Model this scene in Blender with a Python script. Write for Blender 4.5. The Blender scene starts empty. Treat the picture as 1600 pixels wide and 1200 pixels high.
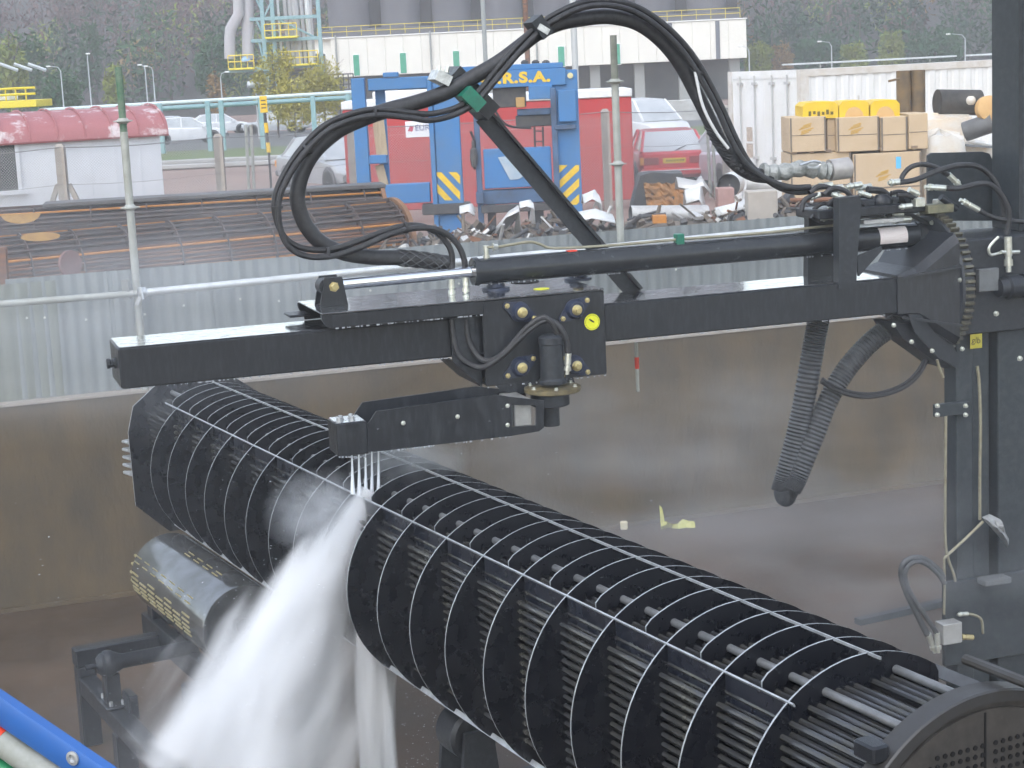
import bpy, math, random
import numpy as np
from mathutils import Vector, Matrix, noise as mnoise

random.seed(7)
SC = bpy.context.scene
COL = SC.collection
R = math.radians

# ------------------------------------------------------------------ camera
F = 2846.2                      # focal length in pixels of a 1600 px wide frame
PITCH, ROLL, CAMZ = 0.1725, 0.0477, 4.0
CAM = Vector((0, 0, CAMZ))
FW = Vector((0, math.cos(PITCH), -math.sin(PITCH)))
_rt0 = Vector((1, 0, 0)); _dn0 = FW.cross(_rt0)
RT = _rt0 * math.cos(ROLL) + _dn0 * math.sin(ROLL)
DN = -_rt0 * math.sin(ROLL) + _dn0 * math.cos(ROLL)
cd = bpy.data.cameras.new('camera'); cam = bpy.data.objects.new('camera', cd); COL.objects.link(cam)
cd.sensor_width = 36; cd.lens = F / 1600 * 36; cd.clip_start = 0.05; cd.clip_end = 3000
cam.matrix_world = Matrix(((RT.x, -DN.x, -FW.x, 0), (RT.y, -DN.y, -FW.y, 0), (RT.z, -DN.z, -FW.z, CAMZ), (0, 0, 0, 1)))
SC.camera = cam

# ------------------------------------------------------------------ light: overcast day
SUN_EL, SUN_AZ = R(52), R(200)
w = bpy.data.worlds.new('World'); SC.world = w; w.use_nodes = True
wn = w.node_tree.nodes; wl = w.node_tree.links; wn.clear()
sky = wn.new('ShaderNodeTexSky'); sky.sky_type = 'NISHITA'; sky.sun_disc = False
sky.sun_elevation = SUN_EL; sky.sun_rotation = SUN_AZ; sky.air_density = 1.3; sky.dust_density = 1.1; sky.ozone_density = 1.0
hsv = wn.new('ShaderNodeHueSaturation'); hsv.inputs['Saturation'].default_value = 0.55
bg = wn.new('ShaderNodeBackground'); bg.inputs['Strength'].default_value = 0.15
wo = wn.new('ShaderNodeOutputWorld')
wl.new(sky.outputs[0], hsv.inputs['Color']); wl.new(hsv.outputs[0], bg.inputs['Color']); wl.new(bg.outputs[0], wo.inputs['Surface'])
sl = bpy.data.lights.new('sun', 'SUN'); sl.energy = 0.5; sl.angle = R(40); sl.color = (1, 0.97, 0.93)
so = bpy.data.objects.new('sun', sl); COL.objects.link(so)
sd = Vector((math.sin(SUN_AZ) * math.cos(SUN_EL), math.cos(SUN_AZ) * math.cos(SUN_EL), math.sin(SUN_EL)))
so.rotation_euler = sd.to_track_quat('Z', 'Y').to_euler(); so.location = (0, 0, 30)
vs = SC.view_settings; vs.view_transform = 'Standard'; vs.look = 'None'; vs.exposure = 1.3; vs.gamma = 1; vs.use_curve_mapping = False
cy = SC.cycles; cy.use_denoising = True; cy.max_bounces = 5; cy.volume_bounces = 5; cy.diffuse_bounces = 3; cy.glossy_bounces = 3
cy.transmission_bounces = 4; cy.transparent_max_bounces = 12; cy.use_adaptive_sampling = True; cy.adaptive_threshold = 0.06; cy.adaptive_min_samples = 20
cy.sample_clamp_indirect = 6; cy.volume_step_rate = 2.0; cy.volume_max_steps = 128

# ------------------------------------------------------------------ geometry of the place (pixel rays met with real planes)
def ray(x, y): return FW + RT * ((x - 800) / F) + DN * ((y - 600) / F)
def on_plane(x, y, p0, n):
    d = ray(x, y); n = Vector(n); return CAM + d * ((Vector(p0) - CAM).dot(n) / d.dot(n))
def at(x, y, Y): return on_plane(x, y, (0, Y, 0), (0, 1, 0))
def on_z(x, y, Z): return on_plane(x, y, (0, 0, Z), (0, 0, 1))

FLOOR, YARD = -0.5, 1.0

# ------------------------------------------------------------------ materials
MATS = {}
def mat(name, col, rough=0.6, metal=0.0, col2=None, scale=6.0, amt=0.5, rough2=None, bump=0.0, bscale=40.0, stretch=(1, 1, 1), coat=0.0, alpha=1.0, emit=0, detail=6, trans=0.0, ior=1.45, contrast=0.18):
    if name in MATS: return MATS[name]
    m = bpy.data.materials.new(name); m.use_nodes = True; nt = m.node_tree; n = nt.nodes; l = nt.links
    b = n['Principled BSDF']
    b.inputs['Roughness'].default_value = rough; b.inputs['Metallic'].default_value = metal
    b.inputs['Base Color'].default_value = (*col, 1); b.inputs['IOR'].default_value = ior
    b.inputs['Coat Weight'].default_value = coat; b.inputs['Coat Roughness'].default_value = 0.06
    b.inputs['Transmission Weight'].default_value = trans
    b.inputs['Alpha'].default_value = alpha
    tc = n.new('ShaderNodeTexCoord'); mp = n.new('ShaderNodeMapping'); mp.inputs['Scale'].default_value = stretch
    l.new(tc.outputs['Object'], mp.inputs['Vector'])
    if col2 is not None or rough2 is not None:
        ns = n.new('ShaderNodeTexNoise'); ns.inputs['Scale'].default_value = scale; ns.inputs['Detail'].default_value = detail; ns.inputs['Roughness'].default_value = 0.62
        l.new(mp.outputs[0], ns.inputs['Vector'])
        rp = n.new('ShaderNodeMapRange'); rp.inputs['From Min'].default_value = 0.5 + (0.5 - amt) * 0.5 - contrast; rp.inputs['From Max'].default_value = 0.5 + (0.5 - amt) * 0.5 + contrast
        l.new(ns.outputs['Fac'], rp.inputs['Value'])
        if col2 is not None:
            mx = n.new('ShaderNodeMix'); mx.data_type = 'RGBA'; mx.inputs[6].default_value = (*col, 1); mx.inputs[7].default_value = (*col2, 1)
            l.new(rp.outputs[0], mx.inputs[0]); l.new(mx.outputs[2], b.inputs['Base Color'])
        if rough2 is not None:
            mr = n.new('ShaderNodeMapRange'); mr.inputs['To Min'].default_value = rough; mr.inputs['To Max'].default_value = rough2
            l.new(rp.outputs[0], mr.inputs['Value']); l.new(mr.outputs[0], b.inputs['Roughness'])
    if bump > 0:
        nb = n.new('ShaderNodeTexNoise'); nb.inputs['Scale'].default_value = bscale; nb.inputs['Detail'].default_value = 5
        l.new(mp.outputs[0], nb.inputs['Vector'])
        bp = n.new('ShaderNodeBump'); bp.inputs['Strength'].default_value = bump; bp.inputs['Distance'].default_value = 0.02
        l.new(nb.outputs['Fac'], bp.inputs['Height']); l.new(bp.outputs[0], b.inputs['Normal'])
    MATS[name] = m; return m

BLACK = mat('wet_black_paint', (0.012, 0.014, 0.018), 0.34, col2=(0.034, 0.038, 0.044), scale=26, amt=0.22, rough2=0.55, bump=0.09, bscale=260, detail=6, stretch=(1.6, 1.6, .35))
DROPS = mat('wet_black_top', (0.03, 0.032, 0.036), 0.04, col2=(0.03, 0.03, 0.034), scale=14, amt=0.4, rough2=0.42, bump=0.03, bscale=120, stretch=(0.7, 1.8, 1), coat=1.0, ior=2.1, contrast=.06)
BLACK2 = mat('damp_charcoal_paint', (0.017, 0.02, 0.025), 0.45, col2=(0.038, 0.042, 0.048), scale=40, amt=0.25, rough2=0.6, bump=0.07, bscale=220, detail=3)
MASTM = mat('mast_grey_paint', (0.02, 0.026, 0.031), 0.48, col2=(0.045, 0.052, 0.058), scale=22, amt=0.3, rough2=0.6, bump=0.08, bscale=180, detail=3)
RUBBER = mat('black_rubber', (0.018, 0.018, 0.02), 0.45, col2=(0.04, 0.04, 0.043), scale=30, amt=0.4, rough2=0.55, bump=0.05, bscale=200)
RUBBERG = mat('grey_rubber', (0.05, 0.053, 0.057), 0.5, col2=(0.09, 0.093, 0.098), scale=20, amt=0.4)
STEEL = mat('bright_wet_steel', (0.5, 0.52, 0.54), 0.28, 0.6, col2=(0.38, 0.39, 0.4), scale=30, amt=0.4)
RIM = mat('baffle_rim_steel', (0.42, 0.44, 0.46), 0.35, 0.35, col2=(0.22, 0.23, 0.24), scale=14, amt=0.35)
TUBE = mat('tube_steel', (0.075, 0.078, 0.085), 0.16, 0.5, col2=(0.1, 0.092, 0.065), scale=5, amt=0.25, rough2=0.42)
BAF = mat('baffle_black', (0.008, 0.009, 0.013), 0.22, col2=(0.014, 0.015, 0.019), scale=9, amt=0.35, rough2=0.42, bump=0.03, bscale=160, detail=4)
CHROME = mat('chrome_rod', (0.75, 0.76, 0.78), 0.1, 1.0)
ZINC = mat('zinc_plated', (0.62, 0.64, 0.6), 0.3, 0.7, col2=(0.5, 0.5, 0.42), scale=40, amt=0.4)
BRASS = mat('yellow_zinc', (0.5, 0.42, 0.2), 0.35, 0.6, col2=(0.35, 0.3, 0.17), scale=40, amt=0.4)
PIPE = mat('tan_hydraulic_pipe', (0.32, 0.3, 0.22), 0.35, 0.4, col2=(0.22, 0.2, 0.14), scale=20, amt=0.4)
CASTBLUE = mat('dark_blue_casting', (0.012, 0.02, 0.05), 0.45, col2=(0.04, 0.045, 0.06), scale=15, amt=0.4)
YELLOW = mat('yellow_sticker', (0.72, 0.74, 0.02), 0.45, col2=(0.6, 0.6, 0.04), scale=30, amt=0.3)
GREEN = mat('green_clamp', (0.01, 0.16, 0.1), 0.35, col2=(0.02, 0.1, 0.07), scale=30, amt=0.4)
REDP = mat('red_tape', (0.7, 0.06, 0.03), 0.5, col2=(0.5, 0.05, 0.03), scale=20, amt=0.3)
LABELW = mat('pale_label', (0.62, 0.58, 0.56), 0.5, col2=(0.5, 0.42, 0.4), scale=80, amt=0.4, stretch=(0.3, 1, 3))
CONCRETE = mat('stained_concrete', (0.115, 0.082, 0.042), 0.85, col2=(0.062, 0.048, 0.029), scale=2.6, amt=0.5, rough2=0.7, bump=0.3, bscale=25, detail=7, stretch=(1, 1, .45))
CONC_EDGE = mat('concrete_post', (0.36, 0.32, 0.28), 0.8, col2=(0.27, 0.24, 0.21), scale=6, amt=0.4, bump=0.1)
FLOORM = mat('wet_bay_floor', (0.09, 0.056, 0.032), 0.62, col2=(0.05, 0.035, 0.023), scale=0.9, amt=0.5, rough2=0.36, bump=0.12, bscale=7, detail=9)
GALV = mat('galvanised_sheet', (0.225, 0.245, 0.247), 0.6, 0.1, col2=(0.16, 0.176, 0.178), scale=3, amt=0.5, rough2=0.65, stretch=(3, 3, 0.25), detail=8)
GALV2 = mat('weathered_sheet', (0.2, 0.215, 0.185), 0.6, 0.1, col2=(0.145, 0.155, 0.13), scale=3, amt=0.5, stretch=(3, 3, 0.25), detail=8)
SCAFF = mat('scaffold_tube', (0.4, 0.41, 0.38), 0.5, 0.3, col2=(0.28, 0.28, 0.24), scale=7, amt=0.45, detail=8)
SCAFFN = mat('new_scaffold_tube', (0.66, 0.68, 0.68), 0.35, 0.4, col2=(0.45, 0.45, 0.43), scale=6, amt=0.35, detail=8)
POLEGREEN = mat('green_pole_paint', (0.05, 0.13, 0.07), 0.6, col2=(0.16, 0.2, 0.15), scale=14, amt=0.4)

# ------------------------------------------------------------------ mesh builder
class MB:
    def __init__(s): s.v = []; s.f = []; s.m = []; s.mi = 0
    def add(s, vs, fs):
        o = len(s.v); s.v += [tuple(v) for v in vs]
        for f in fs: s.f.append(tuple(i + o for i in f)); s.m.append(s.mi)
        return s
    def box(s, c, d, M=None):
        x, y, z = d[0] / 2, d[1] / 2, d[2] / 2
        vs = [Vector((a * x, b * y, e * z)) for a, b, e in ((-1, -1, -1), (1, -1, -1), (1, 1, -1), (-1, 1, -1), (-1, -1, 1), (1, -1, 1), (1, 1, 1), (-1, 1, 1))]
        if M is not None: vs = [M @ v for v in vs]
        vs = [v + Vector(c) for v in vs]
        return s.add(vs, [(0, 3, 2, 1), (4, 5, 6, 7), (0, 1, 5, 4), (1, 2, 6, 5), (2, 3, 7, 6), (3, 0, 4, 7)])
    def span(s, a, b):
        a = Vector(a); b = Vector(b)
        return s.box((a + b) / 2, [abs(b[i] - a[i]) for i in range(3)])
    def bbox(s, a, b, bev=0.006):
        # box from corner a to corner b with chamfered vertical and horizontal edges
        a = Vector(a); b = Vector(b); lo = Vector([min(a[i], b[i]) for i in range(3)]); hi = Vector([max(a[i], b[i]) for i in range(3)])
        pts = []; e = bev
        for z, k in ((lo.z, e), (lo.z + e, 0), (hi.z - e, 0), (hi.z, e)):
            x0, x1, y0, y1 = lo.x + k, hi.x - k, lo.y + k, hi.y - k
            pts.append([Vector(p) for p in ((x0 + e, y0, z), (x1 - e, y0, z), (x1, y0 + e, z), (x1, y1 - e, z), (x1 - e, y1, z), (x0 + e, y1, z), (x0, y1 - e, z), (x0, y0 + e, z))])
        return s.loft(pts, True)
    def loft(s, rings, caps=True, closed=True):
        n = len(rings[0]); vs = [p for r in rings for p in r]; fs = []
        for i in range(len(rings) - 1):
            for j in range(n if closed else n - 1):
                k = (j + 1) % n; fs.append((i * n + j, i * n + k, (i + 1) * n + k, (i + 1) * n + j))
        if caps: fs.append(tuple(range(n - 1, -1, -1))); fs.append(tuple((len(rings) - 1) * n + j for j in range(n)))
        return s.add(vs, fs)
    def cyl(s, p0, p1, r0, r1=None, n=12, caps=True):
        p0 = Vector(p0); p1 = Vector(p1); r1 = r0 if r1 is None else r1
        d = (p1 - p0); d = d.normalized() if d.length > 0 else Vector((0, 0, 1))
        a = d.orthogonal().normalized(); b = d.cross(a)
        ring = lambda p, r: [p + (a * math.cos(2 * math.pi * i / n) + b * math.sin(2 * math.pi * i / n)) * r for i in range(n)]
        return s.loft([ring(p0, r0), ring(p1, r1)], caps)
    def lathe(s, p0, axis, prof, n=24, caps=True):
        # prof: list of (distance along axis, radius)
        p0 = Vector(p0); d = Vector(axis).normalized(); a = d.orthogonal().normalized(); b = d.cross(a)
        return s.loft([[p0 + d * t + (a * math.cos(2 * math.pi * i / n) + b * math.sin(2 * math.pi * i / n)) * r for i in range(n)] for t, r in prof], caps)
    def tube(s, pts, r, n=10, caps=True):
        pts = [Vector(p) for p in pts]; rings = []; prev = None
        for i, p in enumerate(pts):
            d = (pts[min(i + 1, len(pts) - 1)] - pts[max(i - 1, 0)]).normalized()
            a = d.orthogonal().normalized() if prev is None else (prev - d * prev.dot(d)).normalized()
            prev = a; b = d.cross(a); rr = r[i] if isinstance(r, (list, tuple)) else r
            rings.append([p + (a * math.cos(2 * math.pi * k / n) + b * math.sin(2 * math.pi * k / n)) * rr for k in range(n)])
        return s.loft(rings, caps)
    def prism(s, poly, ext):
        # poly: list of 3-D points (planar), ext: extrusion vector
        ext = Vector(ext); n = len(poly); a = [Vector(p) for p in poly]; b = [p + ext for p in a]
        return s.add(a + b, [tuple(range(n - 1, -1, -1)), tuple(range(n, 2 * n))] + [(i, (i + 1) % n, n + (i + 1) % n, n + i) for i in range(n)])
    def ball(s, c, r, n=10, sq=(1, 1, 1)):
        c = Vector(c); rings = []
        for i in range(1, n // 2):
            th = math.pi * i / (n // 2)
            rings.append([c + Vector((r * sq[0] * math.sin(th) * math.cos(2 * math.pi * k / n), r * sq[1] * math.sin(th) * math.sin(2 * math.pi * k / n), -r * sq[2] * math.cos(th))) for k in range(n)])
        return s.loft(rings, True)
    def mesh(s, name, mats, smooth=True, ang=35):
        me = bpy.data.meshes.new(name); me.from_pydata(s.v, [], s.f)
        for m in (mats if isinstance(mats, (list, tuple)) else [mats]): me.materials.append(m)
        if any(s.m): me.polygons.foreach_set('material_index', s.m)
        me.validate(); me.update()
        if smooth:
            me.polygons.foreach_set('use_smooth', [True] * len(me.polygons))
            try: me.set_sharp_from_angle(angle=R(ang))
            except Exception: pass
        return me
    def build(s, name, mats, parent=None, smooth=True, label=None, ang=35):
        o = bpy.data.objects.new(name, s.mesh(name, mats, smooth, ang)); COL.objects.link(o)
        if parent is not None: o.parent = parent
        if label: o['label'] = label
        return o
def empty(name, label, cat, loc=(0, 0, 0), rz=0, group=None):
    o = bpy.data.objects.new(name, None); COL.objects.link(o); o.location = loc; o.rotation_euler = (0, 0, rz); o.empty_display_size = 0.2
    return tag(o, label, cat, group)
def tag(o, label=None, cat=None, group=None, kind=None):
    if label: o['label'] = label
    if cat: o['category'] = cat
    if group: o['group'] = group
    if kind: o['kind'] = kind
    return o
def share(src, name, parent, loc=(0, 0, 0), rot=None, label=None, scale=None):
    o = bpy.data.objects.new(name, src.data if hasattr(src, 'data') else src); COL.objects.link(o); o.parent = parent; o.location = loc
    if rot is not None: o.rotation_euler = rot
    if scale is not None: o.scale = scale
    if label: o['label'] = label
    return o
def spline(pts, k=6):
    pts = [Vector(p) for p in pts]; out = []
    P = [pts[0] * 2 - pts[1]] + pts + [pts[-1] * 2 - pts[-2]]
    for i in range(1, len(P) - 2):
        for j in range(k):
            t = j / k; a, b, c, d = P[i - 1], P[i], P[i + 1], P[i + 2]
            out.append(0.5 * ((2 * b) + (c - a) * t + (2 * a - 5 * b + 4 * c - d) * t * t + (3 * b - a - 3 * c + d) * t ** 3))
    out.append(pts[-1]); return out
def text(name, s, size, matl, parent, loc, rot, label=None, ext=0.003, space=1.0, offset=0.0):
    cu = bpy.data.curves.new(name, 'FONT'); cu.body = s; cu.size = size; cu.extrude = ext; cu.materials.append(matl); cu.space_character = space; cu.offset = offset; cu.align_x = 'CENTER'; cu.align_y = 'CENTER'
    o = bpy.data.objects.new(name, cu); COL.objects.link(o); o.parent = parent; o.location = loc; o.rotation_euler = rot
    bpy.context.view_layer.update()
    me = bpy.data.meshes.new_from_object(o.evaluated_get(bpy.context.evaluated_depsgraph_get()))
    q = bpy.data.objects.new(name, me); COL.objects.link(q); q.parent = parent; q.location = loc; q.rotation_euler = rot
    bpy.data.objects.remove(o); bpy.data.curves.remove(cu)
    if label: q['label'] = label
    return q

# ------------------------------------------------------------------ ground of the yard, floor and walls of the washing bay
WA = R(19.3); WU = Vector((math.cos(WA), math.sin(WA), 0)); WN = Vector((-math.sin(WA), math.cos(WA), 0)); WO = Vector((-4.578, 15.42, 0))
def wl_(s_, n_, z): return WO + WU * s_ + WN * n_ + Vector((0, 0, z))
def on_wall(x, y, n_=0.0):
    p = on_plane(x, y, WO + WN * n_, WN); d = p - WO; return d.dot(WU), d.z
GRAVEL = mat('pinkish_gravel', (0.3, 0.2, 0.165), 0.9, col2=(0.2, 0.14, 0.115), scale=0.5, amt=0.5, bump=0.5, bscale=6, detail=10)
GRASSM = mat('grass_strip', (0.085, 0.14, 0.03), 0.9, col2=(0.13, 0.15, 0.06), scale=0.25, amt=0.45, bump=0.6, bscale=5, detail=10)
ASPH = mat('pale_asphalt', (0.12, 0.12, 0.12), 0.85, col2=(0.09, 0.09, 0.09), scale=0.15, amt=0.5)
KERB = mat('kerb_concrete', (0.42, 0.41, 0.4), 0.85, col2=(0.32, 0.31, 0.3), scale=0.6, amt=0.5)
HILLM = mat('hill_leaf_litter', (0.06, 0.05, 0.05), 0.95, col2=(0.04, 0.045, 0.036), scale=0.05, amt=0.5)
def ground_z(y):
    if y < 80: return YARD
    if y < 170: return YARD - 1.3 * (y - 80) / 90
    return YARD - 1.3
# yard
mb = MB(); ns = [0.13, 8, 20, 40, 70, 80, 110, 140, 170, 260]; ss = [-160, -60, -20, 0, 20, 60, 220]
vs_ = []; fs_ = []
for n_ in ns:
    for s_ in ss:
        p = wl_(s_, n_, 0); p.z = ground_z(p.y) if n_ > 1 else YARD; vs_.append(p)
for i in range(len(ns) - 1):
    for j in range(len(ss) - 1):
        a = i * len(ss) + j; fs_.append((a, a + 1, a + len(ss) + 1, a + len(ss)))
mb.add(vs_, fs_); tag(mb.build('yard_ground', GRAVEL, smooth=False), kind='structure')
def strip(name, m, y0, y1, z, x0=-90, x1=110, tilt=0.0):
    b = MB(); b.add([(x0, y0 + tilt * x0, ground_z(y0) + z), (x1, y0 + tilt * x1, ground_z(y0) + z), (x1, y1 + tilt * x1, ground_z(y1) + z), (x0, y1 + tilt * x0, ground_z(y1) + z)], [(0, 1, 2, 3)])
    return tag(b.build(name, m, smooth=False), kind='structure')
strip('grass_verge', GRASSM, 69.5, 80, 0.05)
strip('road', ASPH, 80, 128, 0.03)
# low kerb beside the verge: two pale lines
for i, (y, lab) in enumerate(((64.5, 'pale concrete kerb nearer the gravel yard'), (68.2, 'pale concrete kerb along the grass verge'))):
    b = MB(); b.bbox((-60, y - 0.22, YARD), (70, y + 0.22, YARD + 0.16), 0.03); tag(b.build('kerb', KERB), kind='structure')
strip('access_road', mat('wet_road', (0.2, 0.17, 0.16), 0.6, col2=(0.15, 0.13, 0.125), scale=0.3, amt=0.5), 64.9, 67.8, 0.012, -60, 70)
# bay floor
b = MB(); b.add([wl_(-25, -30, FLOOR), wl_(30, -30, FLOOR), wl_(30, 0.2, FLOOR), wl_(-25, 0.2, FLOOR)], [(0, 1, 2, 3)])
tag(b.build('bay_floor', FLOORM, smooth=False), kind='structure')
# retaining wall of the bay
wr = empty('retaining_wall', 'stained brown concrete retaining wall round the washing bay', 'wall')
b = MB()
def wspan(b, s0, s1, n0, n1, z0, z1): b.add([wl_(s0, n0, z0), wl_(s1, n0, z0), wl_(s1, n1, z0), wl_(s0, n1, z0), wl_(s0, n0, z1), wl_(s1, n0, z1), wl_(s1, n1, z1), wl_(s0, n1, z1)], [(0, 3, 2, 1), (4, 5, 6, 7), (0, 1, 5, 4), (1, 2, 6, 5), (2, 3, 7, 6), (3, 0, 4, 7)]); return b
wspan(b, -12, 22, 0, 0.25, FLOOR - 0.3, 1.31); b.build('wall_face', CONCRETE, wr, smooth=False)
b = MB(); wspan(b, -12, 22, -0.012, 0.262, 1.3125, 1.335); b.build('coping', CONC_EDGE, wr, smooth=False)
b = MB(); wspan(b, -12, 22, -0.05, -0.003, FLOOR, FLOOR + 0.035); b.build('skirting_fillet', CONCRETE, wr, smooth=False)
# corrugated sheets on top of the wall
fr = empty('corrugated_screen', 'corrugated galvanised sheet screen standing on the concrete bay wall', 'screen wall')
def sheet_mesh(wd, h, pitch=0.088, dep=0.011):
    n = int(wd / pitch * 8); b = MB(); vs = []
    for i in range(n + 1):
        x = wd * i / n; y = dep * math.sin(2 * math.pi * x / pitch); vs += [(x, y, 0), (x, y, h)]
    for i in range(n + 1):
        x = wd * i / n; y = dep * math.sin(2 * math.pi * x / pitch) + 0.002; vs += [(x, y, 0), (x, y, h)]
    o = 2 * (n + 1); fs = []
    for i in range(n): a = 2 * i; fs += [(a, a + 2, a + 3, a + 1), (o + a, o + a + 1, o + a + 3, o + a + 2), (a + 1, a + 3, o + a + 3, o + a + 1)]
    return b.add(vs, fs)
fr.location = wl_(0, 0.12, 0); fr.rotation_euler = (0, 0, WA)
s_ = -1.9; k = 0
while s_ < 14:
    wd = 0.92; old = s_ < 0.25
    b = sheet_mesh(wd, 1.06, 0.13 if old else 0.115, 0.005 if old else 0.008)
    o = b.build('sheet', GALV2 if old else GALV, fr, label='older greenish corrugated sheet' if old else None)
    o.location = (s_, 0.012 * (k % 2) + (0.01 if old else 0), 1.337 - (0.04 if old else 0)); o.rotation_euler = (random.uniform(-.006, .006), 0, random.uniform(-.004, .004))
    for q in range(2):
        c_ = MB(); c_.lathe((s_ + 0.3 + 0.35 * q, -0.012, 2.02 + 0.05 * math.sin(k * 3 + q)), (0, -1, 0), [(0, .012), (0.004, .012), (0.006, .006)], 8); c_.build('screw', ZINC, fr)
    s_ += 0.86 if not (old and s_ + 0.86 > 0.25) else 0.5; k += 1
b = MB(); b.bbox((-2, 0.03, 1.9), (14.5, 0.07, 1.97)); b.build('back_rail', SCAFF, fr)

# scaffold tubes along the wall
def pole(px0, px1, ztop, zbot, n_, label, collars, r=0.034, cap=0.55):
    s0, _ = on_wall(px0[0], px0[1], n_)
    root = empty('scaffold_pole', label, 'pole', wl_(s0, n_, 0), WA, 'upright scaffold poles on the bay wall')
    MB().cyl((0, 0, zbot), (0, 0, ztop - cap), r, n=14).build('tube', SCAFF, root)
    MB().cyl((0, 0, ztop - cap), (0, 0, ztop), r * 0.94, r * 0.9, n=14).build('painted_top', POLEGREEN if cap > 0.5 else mat('mossy_pole', (0.2, 0.2, 0.17), 0.8, col2=(0.12, 0.13, 0.1), scale=14), root)
    for z in collars:
        c_ = MB(); c_.lathe((0, 0, z), (0, 0, 1), [(-0.02, r * 1.1), (-0.005, r * 1.6), (0.0, 0.085), (0.008, 0.085), (0.012, r * 1.5), (0.03, r * 1.1)], 16); c_.build('rosette_collar', SCAFF, root)
    return root
def zof(px, py, n_): return on_wall(px, py, n_)[1]
pole((185, 105), None, zof(185, 105, 0.02), 1.337, 0.02, 'tall grey scaffold pole with green top beside the white hut', [zof(190, 190, 0.02), zof(203, 325, 0.02), zof(206, 460, .02)])
pole((958, 55), None, zof(958, 55, 0.02), 1.337, 0.02, 'mossy scaffold pole standing before the red cabin and blue frame', [zof(960, 128, 0.02), zof(962, 257, 0.02)], 0.036, 0.45)
a0, a1 = on_wall(-60, 480, -0.16), on_wall(208, 459, -0.16)
rl = empty('scaffold_rail', 'dull grey horizontal scaffold rail left of the green-topped pole', 'rail')
b = MB(); b.cyl(wl_(a0[0], -0.16, a0[1]), wl_(a1[0], -0.16, a1[1]), 0.03, n=14); b.build('tube', SCAFF, rl)
b = MB(); p = wl_(a1[0] - 0.05, -0.13, a1[1]); b.box(p + Vector((0, 0, 0.04)), (0.06, 0.09, 0.17)); b.build('coupler', mat('dull_coupler', (0.16, 0.16, 0.15), 0.6), rl)
a2, a3 = on_wall(226, 457, -0.16), on_wall(1300, 352, -0.16)
rl = empty('scaffold_rail', 'bright galvanised horizontal scaffold rail behind the black boom', 'rail')
b = MB(); b.cyl(wl_(a2[0], -0.16, a2[1]), wl_(a3[0], -0.16, a3[1]), 0.033, n=14); b.build('tube', SCAFFN, rl)
b = MB(); p = wl_(a2[0] - 0.02, -0.16, a2[1]); b.lathe(p - WU * 0.04, WU, [(0, .035), (0.01, .05), (.07, .05), (.08, .036)], 12); b.box(p + Vector((-.03, -.03, -.06)), (.03, .03, .09), Matrix.Rotation(.5, 3, 'Y')); b.cyl(p + Vector((0, -.05, .05)), p + Vector((.02, -.07, -.05)), .01, n=8); b.build('swivel_coupler', STEEL, rl)

# ------------------------------------------------------------------ the tube bundle being washed
BAZ = 0.4696; BU = Vector((math.sin(BAZ), -math.cos(BAZ), 0)); BV = Vector((BU.y, -BU.x, 0)); BC = Vector((-2.186, 13.0552, 1.2797)); BR = 0.566
# local frame of the bundle: x along the axis to the near end, y to the left, z up
def bundle_frame(o): o.matrix_world = Matrix(((BU.x, BV.x * 1, 0, BC.x), (BU.y, BV.y, 0, BC.y), (0, 0, 1, BC.z), (0, 0, 0, 1)))
BUN = empty('tube_bundle', 'huge black heat exchanger tube bundle with round baffles under the water jets', 'tube bundle')
BUN.location = BC; BUN.rotation_euler = (0, 0, math.atan2(BU.y, BU.x))   # x -> BU ; y -> left normal of BU
LY = Vector((-BU.y, BU.x, 0)); SGN = 1 if LY.dot(BV) > 0 else -1          # sign of BV along local y
def bl(t, v, w_): return Vector((t, SGN * v, w_))
def disc_poly(t, cut_lo, cut_hi, rad=BR, n=72):
    pts = []
    for i in range(n):
        a = 2 * math.pi * i / n; v = rad * math.cos(a); w_ = rad * math.sin(a)
        if v > cut_hi: v = cut_hi
        if v < cut_lo: v = cut_lo
        pts.append((v, w_))
    out = []
    for p in pts:
        if not out or (abs(p[0] - out[-1][0]) + abs(p[1] - out[-1][1])) > 1e-4: out.append(p)
    return out
def baffle_mesh(lo, hi, th=0.009):
    b = MB(); pl = disc_poly(0, lo, hi); n = len(pl)
    A = [bl(0, v, w_) for v, w_ in pl]; B_ = [bl(th, v, w_) for v, w_ in pl]
    b.add(A + B_, [tuple(range(n)), tuple(range(2 * n - 1, n - 1, -1))]); b.mi = 1
    b.add(A + B_, [(i, n + i, n + (i + 1) % n, (i + 1) % n) for i in range(n)])
    return b.mesh('baffle', [BAF, RIM], True, 30)
MA_, MB_ = baffle_mesh(-0.34, 9), baffle_mesh(-9, 0.31)
for k in range(19):
    share(MA_, 'baffle', BUN, (7.54 - 0.405 * k, 0, 0))
    if k < 19: share(MB_, 'baffle', BUN, (7.3375 - 0.405 * k, 0, 0))
# tubes
rows = []; pit = 0.041
for i in range(-13, 14):
    for j in range(-13, 14):
        v, w_ = i * pit, j * pit
        if abs(v) < 0.02 or v > 0.41 or v < -0.41: continue
        if math.hypot(v, w_) > 0.495: continue
        if w_ > 0.46 or w_ < -0.45: continue
        rows.append((v, w_))
tm = MB().cyl((-0.39, 0, 0), (8.12, 0, 0), 0.0128, n=8, caps=False).mesh('tube', TUBE)
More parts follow.
